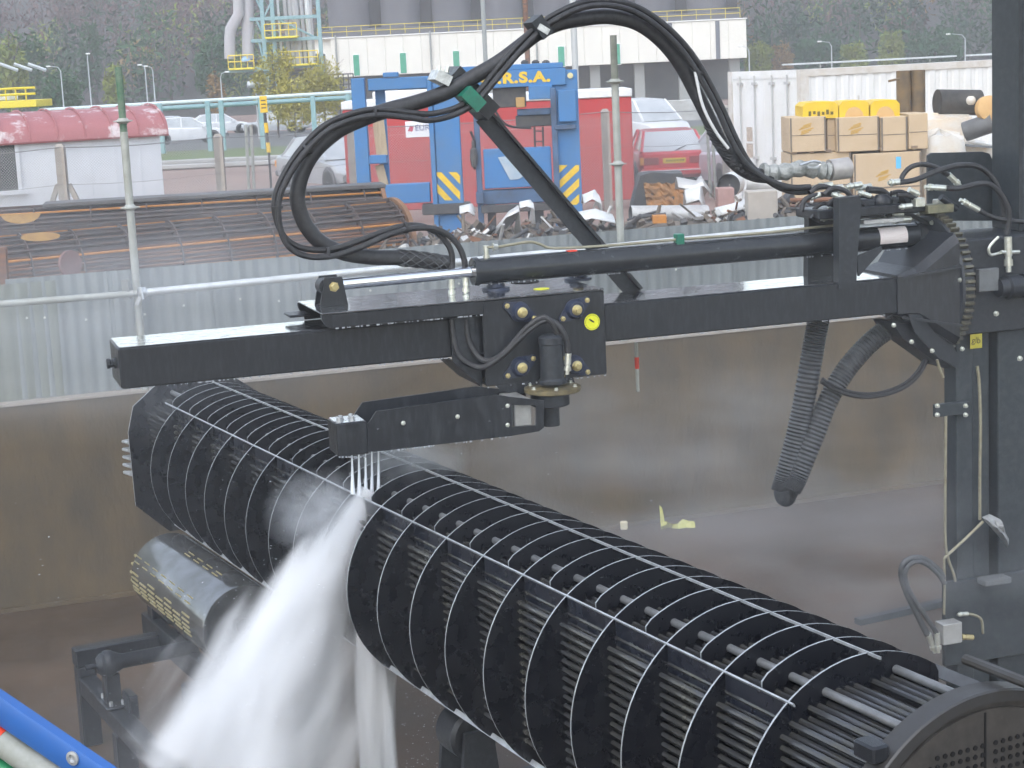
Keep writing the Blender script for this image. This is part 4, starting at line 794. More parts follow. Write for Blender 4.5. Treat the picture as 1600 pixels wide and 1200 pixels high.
# chain link fence with concrete posts
FP = [(-150, 34.5), (93, 34.2), (340, 35.5), (548, 36.6), (945, 37.6), (1133, 38.6), (1420, 40)]
fence = empty('chain_link_fence', 'chain link fence on grey concrete posts behind the old bundles', 'fence')
FX = []
for px, Y in FP:
    yt = 225 + (px - 93) * -.0645 if px < 945 else 170 - (px - 945) * .03
    t = at(px, yt, Y); FX.append(Vector((t.x, Y, t.z)))
for i, t in enumerate(FX):
    b = MB(); h = t.z - YARD; w2 = .085
    b.loft([[Vector((t.x + a * w2 * f_, t.y + c * w2 * f_, z)) for a, c in ((-1, -1), (1, -1), (1, 1), (-1, 1))] for z, f_ in ((YARD, 1), (t.z - .06, 1), (t.z, .55))], True); b.build('post', CONC_EDGE, fence, smooth=False)
    if i == 1:
        for s_ in (-1, 1):
            b = MB(); b.tube([(t.x + s_ * .62, t.y + .02, YARD), (t.x + s_ * .1, t.y + .02, YARD + h * .62)], .06, 4); b.build('brace', CONC_EDGE, fence, smooth=False)
WIRE = mat('galvanised_wire', (.42, .43, .43), .5, .4)
b = MB()
for i in range(len(FX) - 1):
    for dz in (-.06, -.75):
        P = [FX[i].lerp(FX[i + 1], f_) + Vector((0, -.1, dz - .05 * math.sin(math.pi * f_))) for f_ in (0, .25, .5, .75, 1)]; b.tube(P, .009 if dz > -.1 else .004, 5)
b.build('top_wire', mat('dark_wire', (.2, .2, .2), .6), fence)
b = MB(); sp = .055
for i in range(len(FX) - 1):
    a_, c_ = FX[i], FX[i + 1]; d = c_ - a_; d.z = 0; L_ = d.length; d.normalize(); hh = 1.85
    for sgn in (-1, 1):
        s_ = -hh
        while s_ < L_:
            s0, s1 = max(s_, 0), min(s_ + hh, L_); z0, z1 = YARD + .05 + (s0 - s_), YARD + .05 + (s1 - s_)
            if sgn < 0: z0, z1 = YARD + .1 + hh - (s0 - s_), YARD + .1 + hh - (s1 - s_)
            p0 = a_ + d * s0; p1 = a_ + d * s1; r_ = .0032
            b.add([(p0.x, p0.y - .1, z0 - r_), (p1.x, p1.y - .1, z1 - r_), (p1.x, p1.y - .1, z1 + r_), (p0.x, p0.y - .1, z0 + r_), (p1.x, p1.y - .1 + r_ * 2, z1), (p0.x, p0.y - .1 + r_ * 2, z0)], [(0, 1, 2, 3), (0, 5, 4, 1), (3, 2, 4, 5)]); s_ += sp
tag(b.build('chain_link_mesh', WIRE, fence, smooth=False), kind='stuff')
# thin steel double stake before the kerb
for px, Y, lab in ((385, 40, 'pair of thin steel stakes left of the yellow banded pole'), (1106, 39.6, 'pair of thin steel stakes beside the red hatchback')):
    rt_ = empty('double_stake', lab, 'stake')
    for dx in (0, 8):
        t0, t1 = at(px + dx - 1, 195 if px < 800 else 205, Y), at(px + dx + 5, 320, Y); b = MB(); b.cyl((t1.x, Y, YARD), t0, .035, n=8); b.build('stake_tube', SCAFF, rt_)

# blue lifting frame with yellow lettering and hazard stripes
BLUE = mat('worn_blue_paint', (.04, .17, .4), .5, col2=(.075, .17, .31), scale=2.2, amt=.4, rough2=.65, detail=9)
BLUED = mat('dirty_blue_paint', (.07, .14, .26), .6, col2=(.05, .07, .11), scale=3, amt=.5, detail=9)
HAZ = mat('hazard_yellow', (.75, .5, .03), .55, col2=(.6, .38, .04), scale=9, amt=.35)
GRIME = mat('greasy_dark', (.04, .042, .048), .6, col2=(.08, .075, .07), scale=6, amt=.5)
BY = 32.0; BF = empty('lifting_frame', 'blue steel lifting frame with yellow lettering and hazard stripes', 'lifting frame')
def fx(px, py=200, Y=BY): return at(px, py, Y).x
def fz(py, px=800, Y=BY): return at(px, py, Y).z
def bb_(name, px0, px1, py0, py1, d0, d1, mt=BLUE, zbot=None, bev=.012, lab=None):
    pm, qm = (px0 + px1) / 2, (py0 + py1) / 2
    z0 = fz(py1, pm) if zbot is None else zbot; b = MB()
    b.bbox((fx(px0, qm), BY + d0, z0), (fx(px1, qm), BY + d1, fz(py0, pm)), bev); return b.build(name, mt, BF, label=lab)
bb_('post', 553, 574, 122, 300, .0, .30, zbot=YARD); bb_('post', 588, 603, 128, 300, .32, .55, zbot=YARD)
bb_('cross_beam', 574.5, 672, 121, 140, .02, .3); bb_('tie_beam', 574.5, 604, 243, 256, .03, .3); bb_('post', 680, 720, 118, 335, .0, .35, zbot=YARD); bb_('post_flange', 672, 679.5, 120, 335, -.05, .37, zbot=YARD)
bb_('base_beam', 590, 672, 288, 318, .0, .35); bb_('header_beam', 702, 884, 110, 137, -.06, -.001); bb_('header_top', 715, 880, 101, 110, -.02, .4)
bb_('cap_plate', 598, 622, 113, 121, .0, .25); bb_('cap_plate', 708, 716, 106, 118, .0, .3)
bb_('post', 866, 906, 109, 325, .0, .4, zbot=YARD); bb_('guide_rail', 863, 872, 137, 330, -.12, -.065, BLUED, zbot=YARD + .15); bb_('inner_post', 743, 752, 170, 335, .0, .12, BLUED, zbot=YARD)
bb_('junction_box', 826, 863, 133, 155, -.1, .15); bb_('lower_tray', 756, 862, 232, 293, .02, .42); bb_('lower_beam', 752, 868, 296, 318, .05, .4, BLUED)
bb_('winch_plate', 808, 864, 170, 180, .05, .35, BLUED); bb_('crane_beam', 806, 866, 180, 198, .1, .3, GRIME); bb_('motor_housing', 770, 822, 135, 168, .05, .4, GRIME); bb_('small_drum', 806, 820, 152, 168, -.05, .05, mat('tan_canister', (.4, .25, .09), .6))
bb_('bracket', 866, 900, 195, 202, -.14, -.001, BLUED); bb_('bracket_arm', 872, 900, 140, 190, -.14, -.06)
bb_('side_box', 744, 756, 300, 318, -.1, .3, BLUED); bb_('leg', 762, 775, 318, 360, .1, .35, GRIME, zbot=YARD); bb_('leg', 836, 850, 318, 360, .1, .35, GRIME, zbot=YARD); bb_('foot_beam', 660, 735, 318, 334, -.1, .35, GRIME); bb_('foot_beam', 752, 872, 318, 330, -.12, .02, GRIME)
b = MB(); pl = [at(x, y, BY + .0) for x, y in ((778, 246), (805, 242), (840, 262), (810, 280), (797, 281))]; b.prism(pl, (.0, .012, 0)); b.build('bare_panel', mat('bare_panel_metal', (.55, .6, .64), .3, .4, col2=(.3, .42, .55), scale=2.5, amt=.5), BF, smooth=False)
def clip_band(x0, x1, y0, y1, sg, c0, c1):
    # part of the rectangle where c0 < y - sg*x < c1
    pl = [(x0, y0), (x1, y0), (x1, y1), (x0, y1)]
    for lim, keep in ((c0, 1), (c1, -1)):
        out = []
        for i in range(len(pl)):
            p_, q_ = pl[i], pl[(i + 1) % len(pl)]; fp, fq = keep * (p_[1] - sg * p_[0] - lim), keep * (q_[1] - sg * q_[0] - lim)
            if fp >= 0: out.append(p_)
            if fp * fq < 0: t = fp / (fp - fq); out.append((p_[0] + (q_[0] - p_[0]) * t, p_[1] + (q_[1] - p_[1]) * t))
        pl = out
        if not pl: break
    return pl
for px0, px1, py0, py1, sg in ((681, 719, 269, 313, 1.05), (867, 905, 258, 320, -.95)):
    c_ = min(y - sg * x for x in (px0, px1) for y in (py0, py1)) + 6
    while c_ < 2000:
        pl = clip_band(px0, px1, py0, py1, sg, c_, c_ + 13)
        if len(pl) >= 3: MB().prism([at(x, y, BY - .004) for x, y in pl], (0, .003, 0)).build('hazard_stripe', HAZ, BF, smooth=False)
        if c_ > max(y - sg * x for x in (px0, px1) for y in (py0, py1)): break
        c_ += 25
lh = abs(fz(112) - fz(134)) * 1.0; tp = at(800, 122.5, BY - .064)
o = text('lettering', 'A.I.R.S.A.', lh * 1.02, HAZ, BF, tp, (R(90), R(0), 0), space=1.12, offset=.012); o.scale = (1.26, 1, 1)
b = MB(); b.lathe(at(891, 118, BY - .002), (0, -1, 0), [(0, .05), (.03, .05), (.035, .03)], 14); b.build('lamp', mat('lamp_cream', (.6, .55, .3), .4), BF)
b = MB()
for px in (835, 848): b.cyl(at(px, 198, BY + .2), at(px + 2, 262, BY + .2), .018, n=6)
for py in (205, 221, 236, 251): b.cyl(at(836, py, BY + .2), at(849, py, BY + .2), .012, n=6)
b.build('ladder', GRIME, BF)
for pts in ([(772, 170), (785, 190), (800, 198), (830, 200)], [(735, 205), (742, 225), (737, 245), (742, 265)], [(815, 318), (806, 340), (790, 362)], [(826, 318), (828, 345), (836, 365)], [(846, 322), (830, 335), (842, 348), (858, 338)]):
    MB().tube(spline([at(x, y, BY - .02) for x, y in pts], 5), .022, 6).build('cable', RUBBER, BF)
b = MB(); b.cyl(at(700, 120, BY + .15), at(700, 108, BY + .15), .05, n=8); b.build('lifting_eye', BLUED, BF)
for px in (820, 837, 853): b = MB(); b.lathe(at(px, 101, BY + .2), (0, 0, 1), [(0, .06), (.05, .07), (.08, .03)], 8); b.build('top_fitting', GRIME, BF)
b = MB(); p = at(740, 238, BY - .05); b.lathe(p, (0, 0, 1), [(-.25, .05), (-.1, .07), (.05, .06), (.08, .03), (.2, .03)], 10); b.build('hook_block', GRIME, BF)
tb = MB(); tb.box(at(594, 215, BY + .2), (.2, .06, .62), Matrix.Rotation(-.06, 3, 'Y')); tag(tb.build('timber_plank', mat('pale_timber', (.45, .36, .24), .8, col2=(.33, .25, .17), scale=8, stretch=(3, 3, .4))), 'pale timber plank wedged upright in the blue frame', 'plank')
tb = MB(); tb.box(at(597, 275, BY + .2), (.15, .06, .4), Matrix.Rotation(-.2, 3, 'Y')); tag(tb.build('timber_plank', MATS['pale_timber']), 'shorter timber offcut at the foot of the blue frame', 'plank')

# red site cabin with white roof
REDC = mat('red_cabin_paint', (.45, .038, .038), .55, col2=(.38, .045, .042), scale=1.2, amt=.4)
CYB = 40.0; RC = empty('red_cabin', 'red site cabin with white roof edge behind the blue frame', 'cabin')
a, c = at(534, 160, CYB), at(986, 140, CYB); zt_ = at(760, 150, CYB).z
b = MB(); b.bbox((a.x, CYB, YARD), (c.x, CYB + 2.5, zt_ - .16), .02); b.build('wall', REDC, RC)
b = MB(); b.bbox((a.x - .02, CYB - .03, zt_ - .158), (c.x + .02, CYB + 2.53, zt_ + .02), .02); b.build('roof', mat('cabin_white', (.75, .75, .75), .6, col2=(.62, .62, .6), scale=2), RC)
s0, s1 = at(633, 190, CYB), at(700, 212, CYB); b = MB(); b.span((s0.x, CYB - .012, s1.z), (s1.x, CYB - .002, s0.z)); b.build('sign_board', mat('sign_white', (.78, .78, .8), .5), RC, smooth=False)
text('sign_letters', 'EURO', .18, mat('sign_navy', (.03, .04, .2), .5), RC, (at(648, 200, CYB).x + .24, CYB - .016, (s0.z + s1.z) / 2 + .02), (R(90), 0, 0))
b = MB(); p = Vector((s0.x + .11, CYB - .016, (s0.z + s1.z) / 2 + .02)); b.prism([p + Vector((x, 0, z)) for x, z in ((-.07, -.05), (.03, -.07), (.07, .02), (0, .07))], (0, .003, 0)); b.build('sign_emblem', mat('sign_red', (.5, .03, .08), .5), RC, smooth=False)
b = MB(); b.span((a.x + .4, CYB - .01, zt_ - .75), (c.x - .2, CYB - .002, zt_ - .735)); b.build('panel_seam', mat('seam_pale', (.55, .2, .19), .6), RC, smooth=False)
# cabin rooftop clutter seen through the frame
b = MB(); p = at(632, 148, 43); b.bbox(p + Vector((-.75, 0, -.3)), p + Vector((.55, .8, .1)), .03); tag(b.build('rooftop_unit', MATS['cabin_white']), 'white boxy unit on the cabin roof seen through the blue frame', 'rooftop unit')

# cars
GLASS = mat('car_glass', (.36, .38, .4), .1, col2=(.5, .52, .53), scale=1.2, amt=.5, rough2=.25, coat=.4)  # pale base tone stands in for sky reflected in the panes
TYRE = mat('tyre', (.02, .02, .02), .8); RIMC = mat('alloy_rim', (.5, .51, .52), .35, .5)
LAMP = mat('lamp_glass', (.6, .62, .62), .15); TAIL = mat('tail_lamp', (.3, .04, .04), .25, col2=(.2, .03, .03), scale=20); AMBER = mat('amber_lamp', (.6, .25, .03), .3); BUMP = mat('bumper_grey', (.12, .12, .125), .6)
def car(name, label, loc, rz, paint, L_=4.1, W_=1.65, H_=1.38, kind='hatch', rear_plate=True):
    root = empty(name, label, 'car', loc, rz, None)
    hw = W_ / 2
    # stations along x (front +): x, sill z, belt z, half width
    if kind == 'van': st = [(-L_ / 2, .35, 1.05, .9), (-L_ * .42, .26, 1.1, 1), (-.2, .24, 1.08, 1), (L_ * .28, .24, 1.0, 1), (L_ * .42, .28, .92, .97), (L_ / 2, .4, .7, .82)]
    else: st = [(-L_ / 2, .42, .86, .86), (-L_ * .47, .3, .93, .96), (-L_ * .3, .25, .92, 1), (0, .24, .88, 1), (L_ * .2, .24, .86, 1), (L_ * .36, .26, .8, .97), (L_ * .46, .3, .7, .92), (L_ / 2, .42, .6, .82)]
    rings = []
    for x, z0, z1, f_ in st:
        w_ = hw * f_; zm = (z0 + z1) / 2
        rings.append([Vector((x, y, z)) for y, z in ((-w_ * .93, z0), (-w_, zm), (-w_ * .985, z1 - .06), (-w_ * .9, z1), (w_ * .9, z1), (w_ * .985, z1 - .06), (w_, zm), (w_ * .93, z0))])
    MB().loft(rings, True).build('body', paint, root, ang=40)
    zb = .86 if kind != 'van' else 1.0
    if kind == 'hatch': gp = [(-L_ * .475, zb + .04), (-L_ * .29, H_ - .03), (-L_ * .08, H_), (L_ * .06, H_ - .03), (L_ * .25, zb - .01)]
    elif kind == 'van': gp = [(-L_ * .49, zb + .05), (-L_ * .44, H_ - .04), (-L_ * .1, H_), (L_ * .16, H_ - .05), (L_ * .34, zb - .02)]
    else: gp = [(-L_ * .4, zb + .04), (-L_ * .26, H_ - .04), (-L_ * .06, H_), (L_ * .08, H_ - .03), (L_ * .27, zb - .01)]
    def wat(z): return hw * (.93 - .2 * (z - zb) / (H_ - zb))
    inn = MB(); inn.loft([[Vector((x, -wat(z) * .985, z - .004)), Vector((x, wat(z) * .985, z - .004))] for x, z in gp], False, False)
    # roof + pillars as body, windows as separate glass
    rf = MB(); rf.loft([[Vector((x, -wat(z), z)), Vector((x, -wat(z) * .8, z + .03)), Vector((x, wat(z) * .8, z + .03)), Vector((x, wat(z), z)), Vector((x, wat(z) * .9, z - .04)), Vector((x, -wat(z) * .9, z - .04))] for x, z in gp[1:4]], True); rf.build('roof', paint, root)
    for i, nm in ((0, 'rear_window'), (3, 'windscreen')):
        (xa_, za), (xb_, zb_) = gp[i], gp[i + 1]; g = MB(); wa, wb = wat(za) * .93, wat(zb_) * .93
        nrm = Vector((-(zb_ - za), 0, xb_ - xa_)).normalized()
        g.prism([Vector((xa_, -wa, za)) , Vector((xa_, wa, za)), Vector((xb_, wb, zb_)), Vector((xb_, -wb, zb_))], nrm * .02); g.build(nm, GLASS, root, smooth=False)
        for s_ in (-1, 1):
            p_ = MB(); p_.tube([(xa_, s_ * wat(za) * .97, za), (xb_, s_ * wat(zb_) * .97, zb_)], .045, 6); p_.build('pillar', paint, root)
    for s_ in (-1, 1):
        g = MB(); pl = [Vector((x, s_ * wat(z) * .985, z)) for x, z in gp] ; g.prism(pl, (0, -s_ * .02, 0)); g.build('side_window', GLASS, root, smooth=False)
        p_ = MB(); p_.tube([(gp[2][0], s_ * wat(zb), zb), (gp[2][0] + .03, s_ * wat(H_) * 1.005, H_ - .01)], .04, 6); p_.build('pillar', paint, root)
        mr = MB(); mr.bbox((L_ * .17, s_ * (hw + .02), zb - .02), (L_ * .21, s_ * (hw + .2), zb + .12), .02); mr.build('mirror', paint, root)
        for x in (-L_ * .31, L_ * .31):
            wh = MB(); wh.lathe((x, s_ * (hw - .19), .3), (0, s_, 0), [(0, .1), (0, .28), (.03, .3), (.17, .3), (.2, .28), (.2, .2)], 24); wh.mi = 1; wh.lathe((x, s_ * (hw - .19), .3), (0, s_, 0), [(.17, .2), (.2, .19), (.185, .08), (.2, .03)], 20); wh.build('wheel', [TYRE, RIMC], root)
            ar = MB(); ar.lathe((x, s_ * (hw - .04), .33), (0, s_, 0), [(0, .3), (0, .37), (.045, .36), (.045, .3)], 24); ar.build('wheel_arch', BUMP, root)
        hl = MB(); hl.bbox((L_ / 2 - .14, s_ * hw * .42, .56), (L_ / 2 - .015, s_ * hw * .82, .69), .02); hl.build('headlight', LAMP, root)
        tl = MB(); tl.bbox((-L_ / 2 - .012, s_ * hw * .42, .62), (-L_ / 2 + .08, s_ * hw * .84, .79), .012); tl.build('tail_light', TAIL, root)
        tl = MB(); tl.bbox((-L_ / 2 - .014, s_ * hw * .845, .62), (-L_ / 2 + .1, s_ * hw * .95, .79), .01); tl.build('indicator', AMBER, root)
    bp = MB(); bp.bbox((-L_ / 2 - .07, -hw * .93, .36), (-L_ / 2 + .12, hw * .93, .53), .03); bp.build('bumper', paint if kind == 'hatch' else BUMP, root)
    bp = MB(); bp.bbox((L_ / 2 - .12, -hw * .9, .3), (L_ / 2 + .06, hw * .9, .5), .03); bp.build('bumper', BUMP if kind != 'van' else paint, root)
    bp = MB(); bp.bbox((-L_ / 2 - .085, -hw * .94, .475), (-L_ / 2 - .06, hw * .94, .5), .006); bp.build('bumper_trim', mat('trim_white', (.65, .65, .66), .5), root)
    if rear_plate:
        np_ = MB(); np_.bbox((-L_ / 2 - .03, -.26, .645), (-L_ / 2 - .008, .26, .76), .004); np_.build('number_plate', mat('plate_yellow', (.6, .45, .03), .5), root)
        dg = MB()
        for k in range(7): dg.span((-L_ / 2 - .034, -.22 + k * .063, .68), (-L_ / 2 - .031, -.185 + k * .063, .728))
        dg.build('plate_characters', mat('plate_ink', (.05, .04, .02), .6), root, smooth=False)
        wp = MB(); wp.tube([(gp[0][0] - .01, -.05, gp[0][1] + .03), (gp[0][0] + .1, -.3, gp[0][1] + .12)], .012, 5); wp.build('wiper', TYRE, root)
    gr = MB(); gr.bbox((L_ / 2 - .06, -hw * .4, .52), (L_ / 2 + .004, hw * .4, .64), .01); gr.build('grille', BUMP, root)
    return root
RED = mat('car_red', (.62, .03, .045), .3, col2=(.42, .04, .05), scale=3, coat=.4); SILV = mat('car_silver', (.5, .52, .55), .3, .3, col2=(.42, .44, .46), scale=3, coat=.3); WHI = mat('car_white', (.7, .71, .73), .35, col2=(.6, .61, .63), scale=3, coat=.3)
g = on_z(1050, 297, YARD); car('parked_car', 'red hatchback seen from behind next to the red cabin', (g.x, g.y + 1.7, YARD), R(91), RED, 4.2, 1.66, 1.36)
g = on_z(525, 298, YARD); car('parked_car', 'silver car facing the yard beside the red cabin', (g.x, g.y + .3, YARD), R(-60), SILV, 4.3, 1.7, 1.42, 'sedan', False)
g = on_z(1000, 232, YARD - .1); car('parked_car', 'white van parked behind the red hatchback', (g.x, g.y, YARD - .1), R(-62), WHI, 4.5, 1.75, 1.75, 'van', False)
g = on_z(1115, 305, YARD); car('parked_car', 'pale lilac-white car half hidden right of the red hatchback', (g.x + .75, g.y + 1.6, YARD), R(100), mat('car_lilac', (.55, .53, .6), .35, coat=.3), 4.0, 1.62, 1.38, 'sedan', False)
for px, py, rz, col, lab in ((292, 232, 20, WHI, 'snow-white car in the far car park right of the hut roof'), (275, 212, 10, SILV, 'far pale car beside the teal pipe rack'), (432, 208, 170, SILV, 'far grey-blue car behind the fence near the yellow sign'), (345, 206, 15, WHI, 'far white car half behind the pipe rack post'), (500, 203, 0, WHI, 'far white car seen through the birch branches')):
    g = on_z(px, py, YARD - .5); car('parked_car', lab, (g.x, g.y, ground_z(g.y)), R(rz), col, 4.2, 1.66, 1.4, 'hatch', False)
# ------------------------------------------------------------------ white shipping container
CWH = mat('container_white', (.74, .74, .73), .55, col2=(.66, .65, .61), scale=1.6, amt=.4, detail=9)
CRST = mat('container_rust_edge', (.5, .45, .38), .7, col2=(.62, .6, .57), scale=4)
ca = R(66); cr_ = at(1252, 118, 32.5); ldir = Vector((math.sin(ca), math.cos(ca), 0)); 
CT = empty('shipping_container', 'long white shipping container with barred end doors behind the boxes', 'container', (cr_.x, 32.5, YARD), math.atan2(ldir.y, ldir.x))
# local x along the long side, local y to the left (door end spans 0..2.44)
CH = 2.7; CL = 12.2
b = MB(); pr = []; x = 0.12; k = 0; cyc = [(0, 0), (.07, 0), (.11, .018), (.2, .018), (.24, 0), (.27, 0)]
while x < CL - .3:
    for dx, dy in cyc[:-1]: pr.append((x + dx, dy))
    x += .27
pr.append((x, 0)); b.loft([[Vector((px_, py_ + .02, .16)), Vector((px_, py_ + .02, CH - .12))] for px_, py_ in pr], False, False); b.build('side_panel', CWH, CT, smooth=False)
b = MB(); b.span((.0, .08, .16), (CL, 2.4, CH - .02)); b.build('core', CWH, CT, smooth=False)
for nm, a, c in (('top_rail', (.0, -.0, CH - .12), (CL, .07, CH)), ('bottom_rail', (.0, -.0, 0), (CL, .07, .16)), ('corner_post', (-.02, -.02, 0), (.14, .12, CH + .004)), ('corner_post', (-.02, 2.32, 0), (.14, 2.46, CH + .004)), ('corner_post', (CL - .14, -.02, 0), (CL + .02, .12, CH + .004)), ('door_header', (-.015, .125, CH - .14), (.1, 2.315, CH + .002)), ('door_sill', (-.015, .125, 0), (.1, 2.315, .15))):
    b = MB(); b.span(a, c); b.build(nm, CRST if 'rail' in nm or 'post' in nm else CWH, CT, smooth=False)
for y0, y1 in ((.13, 1.2), (1.22, 2.31)):
    b = MB(); b.span((-.005, y0, .16), (.06, y1, CH - .15)); b.build('door', CWH, CT, smooth=False)
    for y in (y0 + .28, y0 + .78):
        b = MB(); b.cyl((-.04, y, .1), (-.04, y, CH - .08), .015, n=8); b.build('locking_bar', mat('locking_bar_grey', (.5, .5, .49), .5, .3), CT)
        for z in (.3, 1.1, CH - .25): b = MB(); b.span((-.07, y - .06, z), (-.006, y + .06, z + .05)); b.build('bar_guide', MATS['locking_bar_grey'], CT, smooth=False)
for y, z, s_, mt in ((1.75, 1.55, .2, 'warn'), (1.75, 1.25, .22, 'warn'), (.55, 1.5, .24, 'blue')):
    b = MB(); b.span((-.012, y - s_ / 2, z - .13), (-.007, y + s_ / 2, z + .13)); b.build('door_placard', mat('placard_blue', (.2, .35, .6), .5) if mt == 'blue' else mat('placard_pale', (.6, .5, .42), .5, col2=(.3, .25, .2), scale=30), CT, smooth=False)
for x in (1.2, 3.0): b = MB(); b.span((x, .0, 1.9), (x + .02, .018, 2.2)); b.build('label_frame', CRST, CT, smooth=False)
for x in np.arange(0.6, CL, 2.4):
    b = MB(); b.cyl((x, .3, CH), (x, .3, CH + .11), .012, n=6); b.build('roof_stanchion', SCAFF, CT)
for x0_, x1_ in ((-.2, 3.6), (3.8, 8), (8.2, 12)):
    b = MB(); b.cyl((x0_, .3, CH + .1), (x1_, .3, CH + .1), .016, n=6); b.build('roof_rail', SCAFFN, CT)

# stacked cardboard boxes, rolls and drums
CARD = mat('cardboard', (.52, .4, .265), .8, col2=(.46, .34, .21), scale=3, amt=.4)
CARDP = mat('cardboard_print', (.5, .3, .06), .8); TAPE = mat('box_strap', (.16, .13, .1), .6)
SY = 27.0
def box(px0, px1, py0, py1, d0, d1, label, print_=False, strap=True):
    a = at(px0, py0, SY + d0); c = at(px1, py1, SY + d0); root = empty('cardboard_box', label, 'box', (a.x, SY + d0, c.z), 0, 'cardboard boxes in front of the container')
    w_, h_, d_ = c.x - a.x, a.z - c.z, d1 - d0
    MB().bbox((0, 0, 0), (w_, d_, h_), .008).build('carton', CARD, root)
    b = MB(); b.span((.01, -.004, h_ * .47), (w_ - .01, -.001, h_ * .49)); b.build('flap_seam', TAPE, root, smooth=False)
    if strap:
        for x in (.0, w_ - .035):
            b = MB(); b.span((x + .01, -.006, 0.01), (x + .035, -.002, h_ - .01)); b.build('strap', TAPE, root, smooth=False)
    if print_:
        b = MB(); pts = []
        for k in range(6): b.box((w_ * .42 + .02 * (k % 3), -.003, h_ * .66 + .025 * (k - 2.5)), (.2 - .03 * abs(k - 2.5), .002, .014), Matrix.Rotation(-.25, 3, 'Y'))
        b.build('printed_mark', CARDP, root, smooth=False)
    return root
box(1233, 1291, 184, 236, 0, .8, 'upper cardboard box at the left end of the stack, with printed emblem', True)
box(1307, 1374, 184, 235, 0, .8, 'upper middle cardboard box with printed emblem', True)
box(1375.5, 1418, 183, 235, .02, .8, 'plain upper cardboard box right of the printed ones'); box(1419, 1450, 178, 232, .05, .8, 'upper cardboard box at the right end with its lid up', False, False)
box(1292, 1305.5, 185, 236, .14, .8, 'narrow cardboard box recessed between the two printed ones', False, False)
box(1234, 1331, 241, 335, .05, .9, 'lower cardboard box at the left, behind the wrapped swivel joint', False); box(1333, 1440, 241, 340, .0, .9, 'large lower cardboard box with blue label', True)
b = MB(); p0, p1 = at(1400, 245, SY - .006), at(1408, 263, SY - .006); b.span((p0.x, SY - .006, p1.z), (p1.x, SY - .003, p0.z)); tag(b.build('blue_label', mat('label_blue', (.12, .45, .75), .5), smooth=False), 'small blue label stuck on the large lower cardboard box', 'label')
p = on_z(1335, 340, 0); pz = at(1335, 339, SY).z
pal = empty('timber_pallet', 'timber pallet between the upper and lower cardboard boxes', 'pallet'); a = at(1234, 237, SY); c = at(1450, 237, SY)
for k in range(8): b = MB(); b.span((a.x + k * (c.x - a.x) / 8 + .02, SY + .03, a.z - .035), (a.x + k * (c.x - a.x) / 8 + .11, SY + .8, a.z - .002)); b.build('pallet_block', mat('pallet_timber', (.28, .2, .13), .85, col2=(.16, .12, .09), scale=6), pal, smooth=False)
sup = MB(); a2, c2 = at(1234, 337, SY), at(1440, 337, SY); sup.bbox((a2.x, SY + .1, YARD), (c2.x, SY + .85, c2.z - .01), .01); tag(sup.build('crate_base', MATS['pallet_timber']), 'wooden base under the lower cardboard boxes', 'crate')
YROLL = mat('yellow_wrap', (.72, .5, .02), .5, col2=(.62, .4, .03), scale=4, amt=.4); YEND = mat('foam_end', (.62, .4, .18), .8, col2=(.55, .33, .14), scale=10)
for i, (px0, px1, py0, py1, lab) in enumerate(((1254, 1310, 160, 184, 'left yellow wrapped insulation pack with dark print'), (1311, 1358, 158, 184, 'middle yellow wrapped insulation roll with tan end'), (1360, 1406, 157, 183, 'right yellow wrapped insulation roll with tan end'))):
    a = at(px0, py0, SY + .1); c = at(px1, py1, SY + .1); rt_ = empty('insulation_roll', lab, 'insulation roll', (a.x, SY + .1, c.z), 0, 'yellow insulation rolls on the boxes'); w_, h_ = c.x - a.x, a.z - c.z
    pl = [Vector((0, 0, 0)), Vector((w_, 0, 0)), Vector((w_, 0, h_ * .75)), Vector((w_ * .88, 0, h_ * .97)), Vector((w_ * .5, 0, h_ * 1.0)), Vector((w_ * .12, 0, h_ * .97)), Vector((0, 0, h_ * .75))]
    MB().prism(pl, (0, .7, 0)).build('wrap', YROLL, rt_, smooth=False)
    if i:
        b = MB(); b.prism([Vector((w_ * .5 + w_ * .32 * math.cos(R(t)), -.004, h_ * .02 + h_ * .62 * math.sin(R(t)))) for t in range(0, 181, 15)], (0, .003, 0)); b.build('foam_end', YEND, rt_, smooth=False)
    else:
        b = MB()
        for k in range(6): b.box((w_ * .2 + k * .065, -.003, h_ * .32 + .012 * math.sin(k * 2)), (.04, .002, .07 if k % 2 == 0 else .045))
        b.build('print_marks', mat('dark_print', (.12, .09, .02), .6), rt_, smooth=False)
FILM = mat('plastic_film', (.72, .7, .66), .3, col2=(.6, .5, .36), scale=3, amt=.4, alpha=.82)
def heap(name, label, cat, c, sx, sy, sz, mt, seed=1, group=None, rough=.18, n=28):
    # wrapped load: rounded block with creased sides and a sagging top
    b = MB(); rings = []
    for i in range(9):
        f_ = min(i / 6, 1); top = max(0, i - 6) / 2
        rr = (1.06 - .1 * f_) * (1 - top * .97)
        ring = []
        for k in range(n):
            a = 2 * math.pi * k / n; ca_, sa_ = math.cos(a), math.sin(a); q = 1 / (abs(ca_) ** 4 + abs(sa_) ** 4) ** .25
            w_ = 1 + rough * mnoise.noise(Vector((k * .9, i * .7, seed)))
            ring.append(Vector((c[0] + sx * rr * ca_ * q * w_, c[1] + sy * rr * sa_ * q, c[2] + sz * (f_ * .94 + top * .06) * (1 + .1 * mnoise.noise(Vector((ca_ * 2, sa_ * 2, seed * 3)))))))
        rings.append(ring)
    b.loft(rings, True); return tag(b.build(name, mt), label, cat, group)
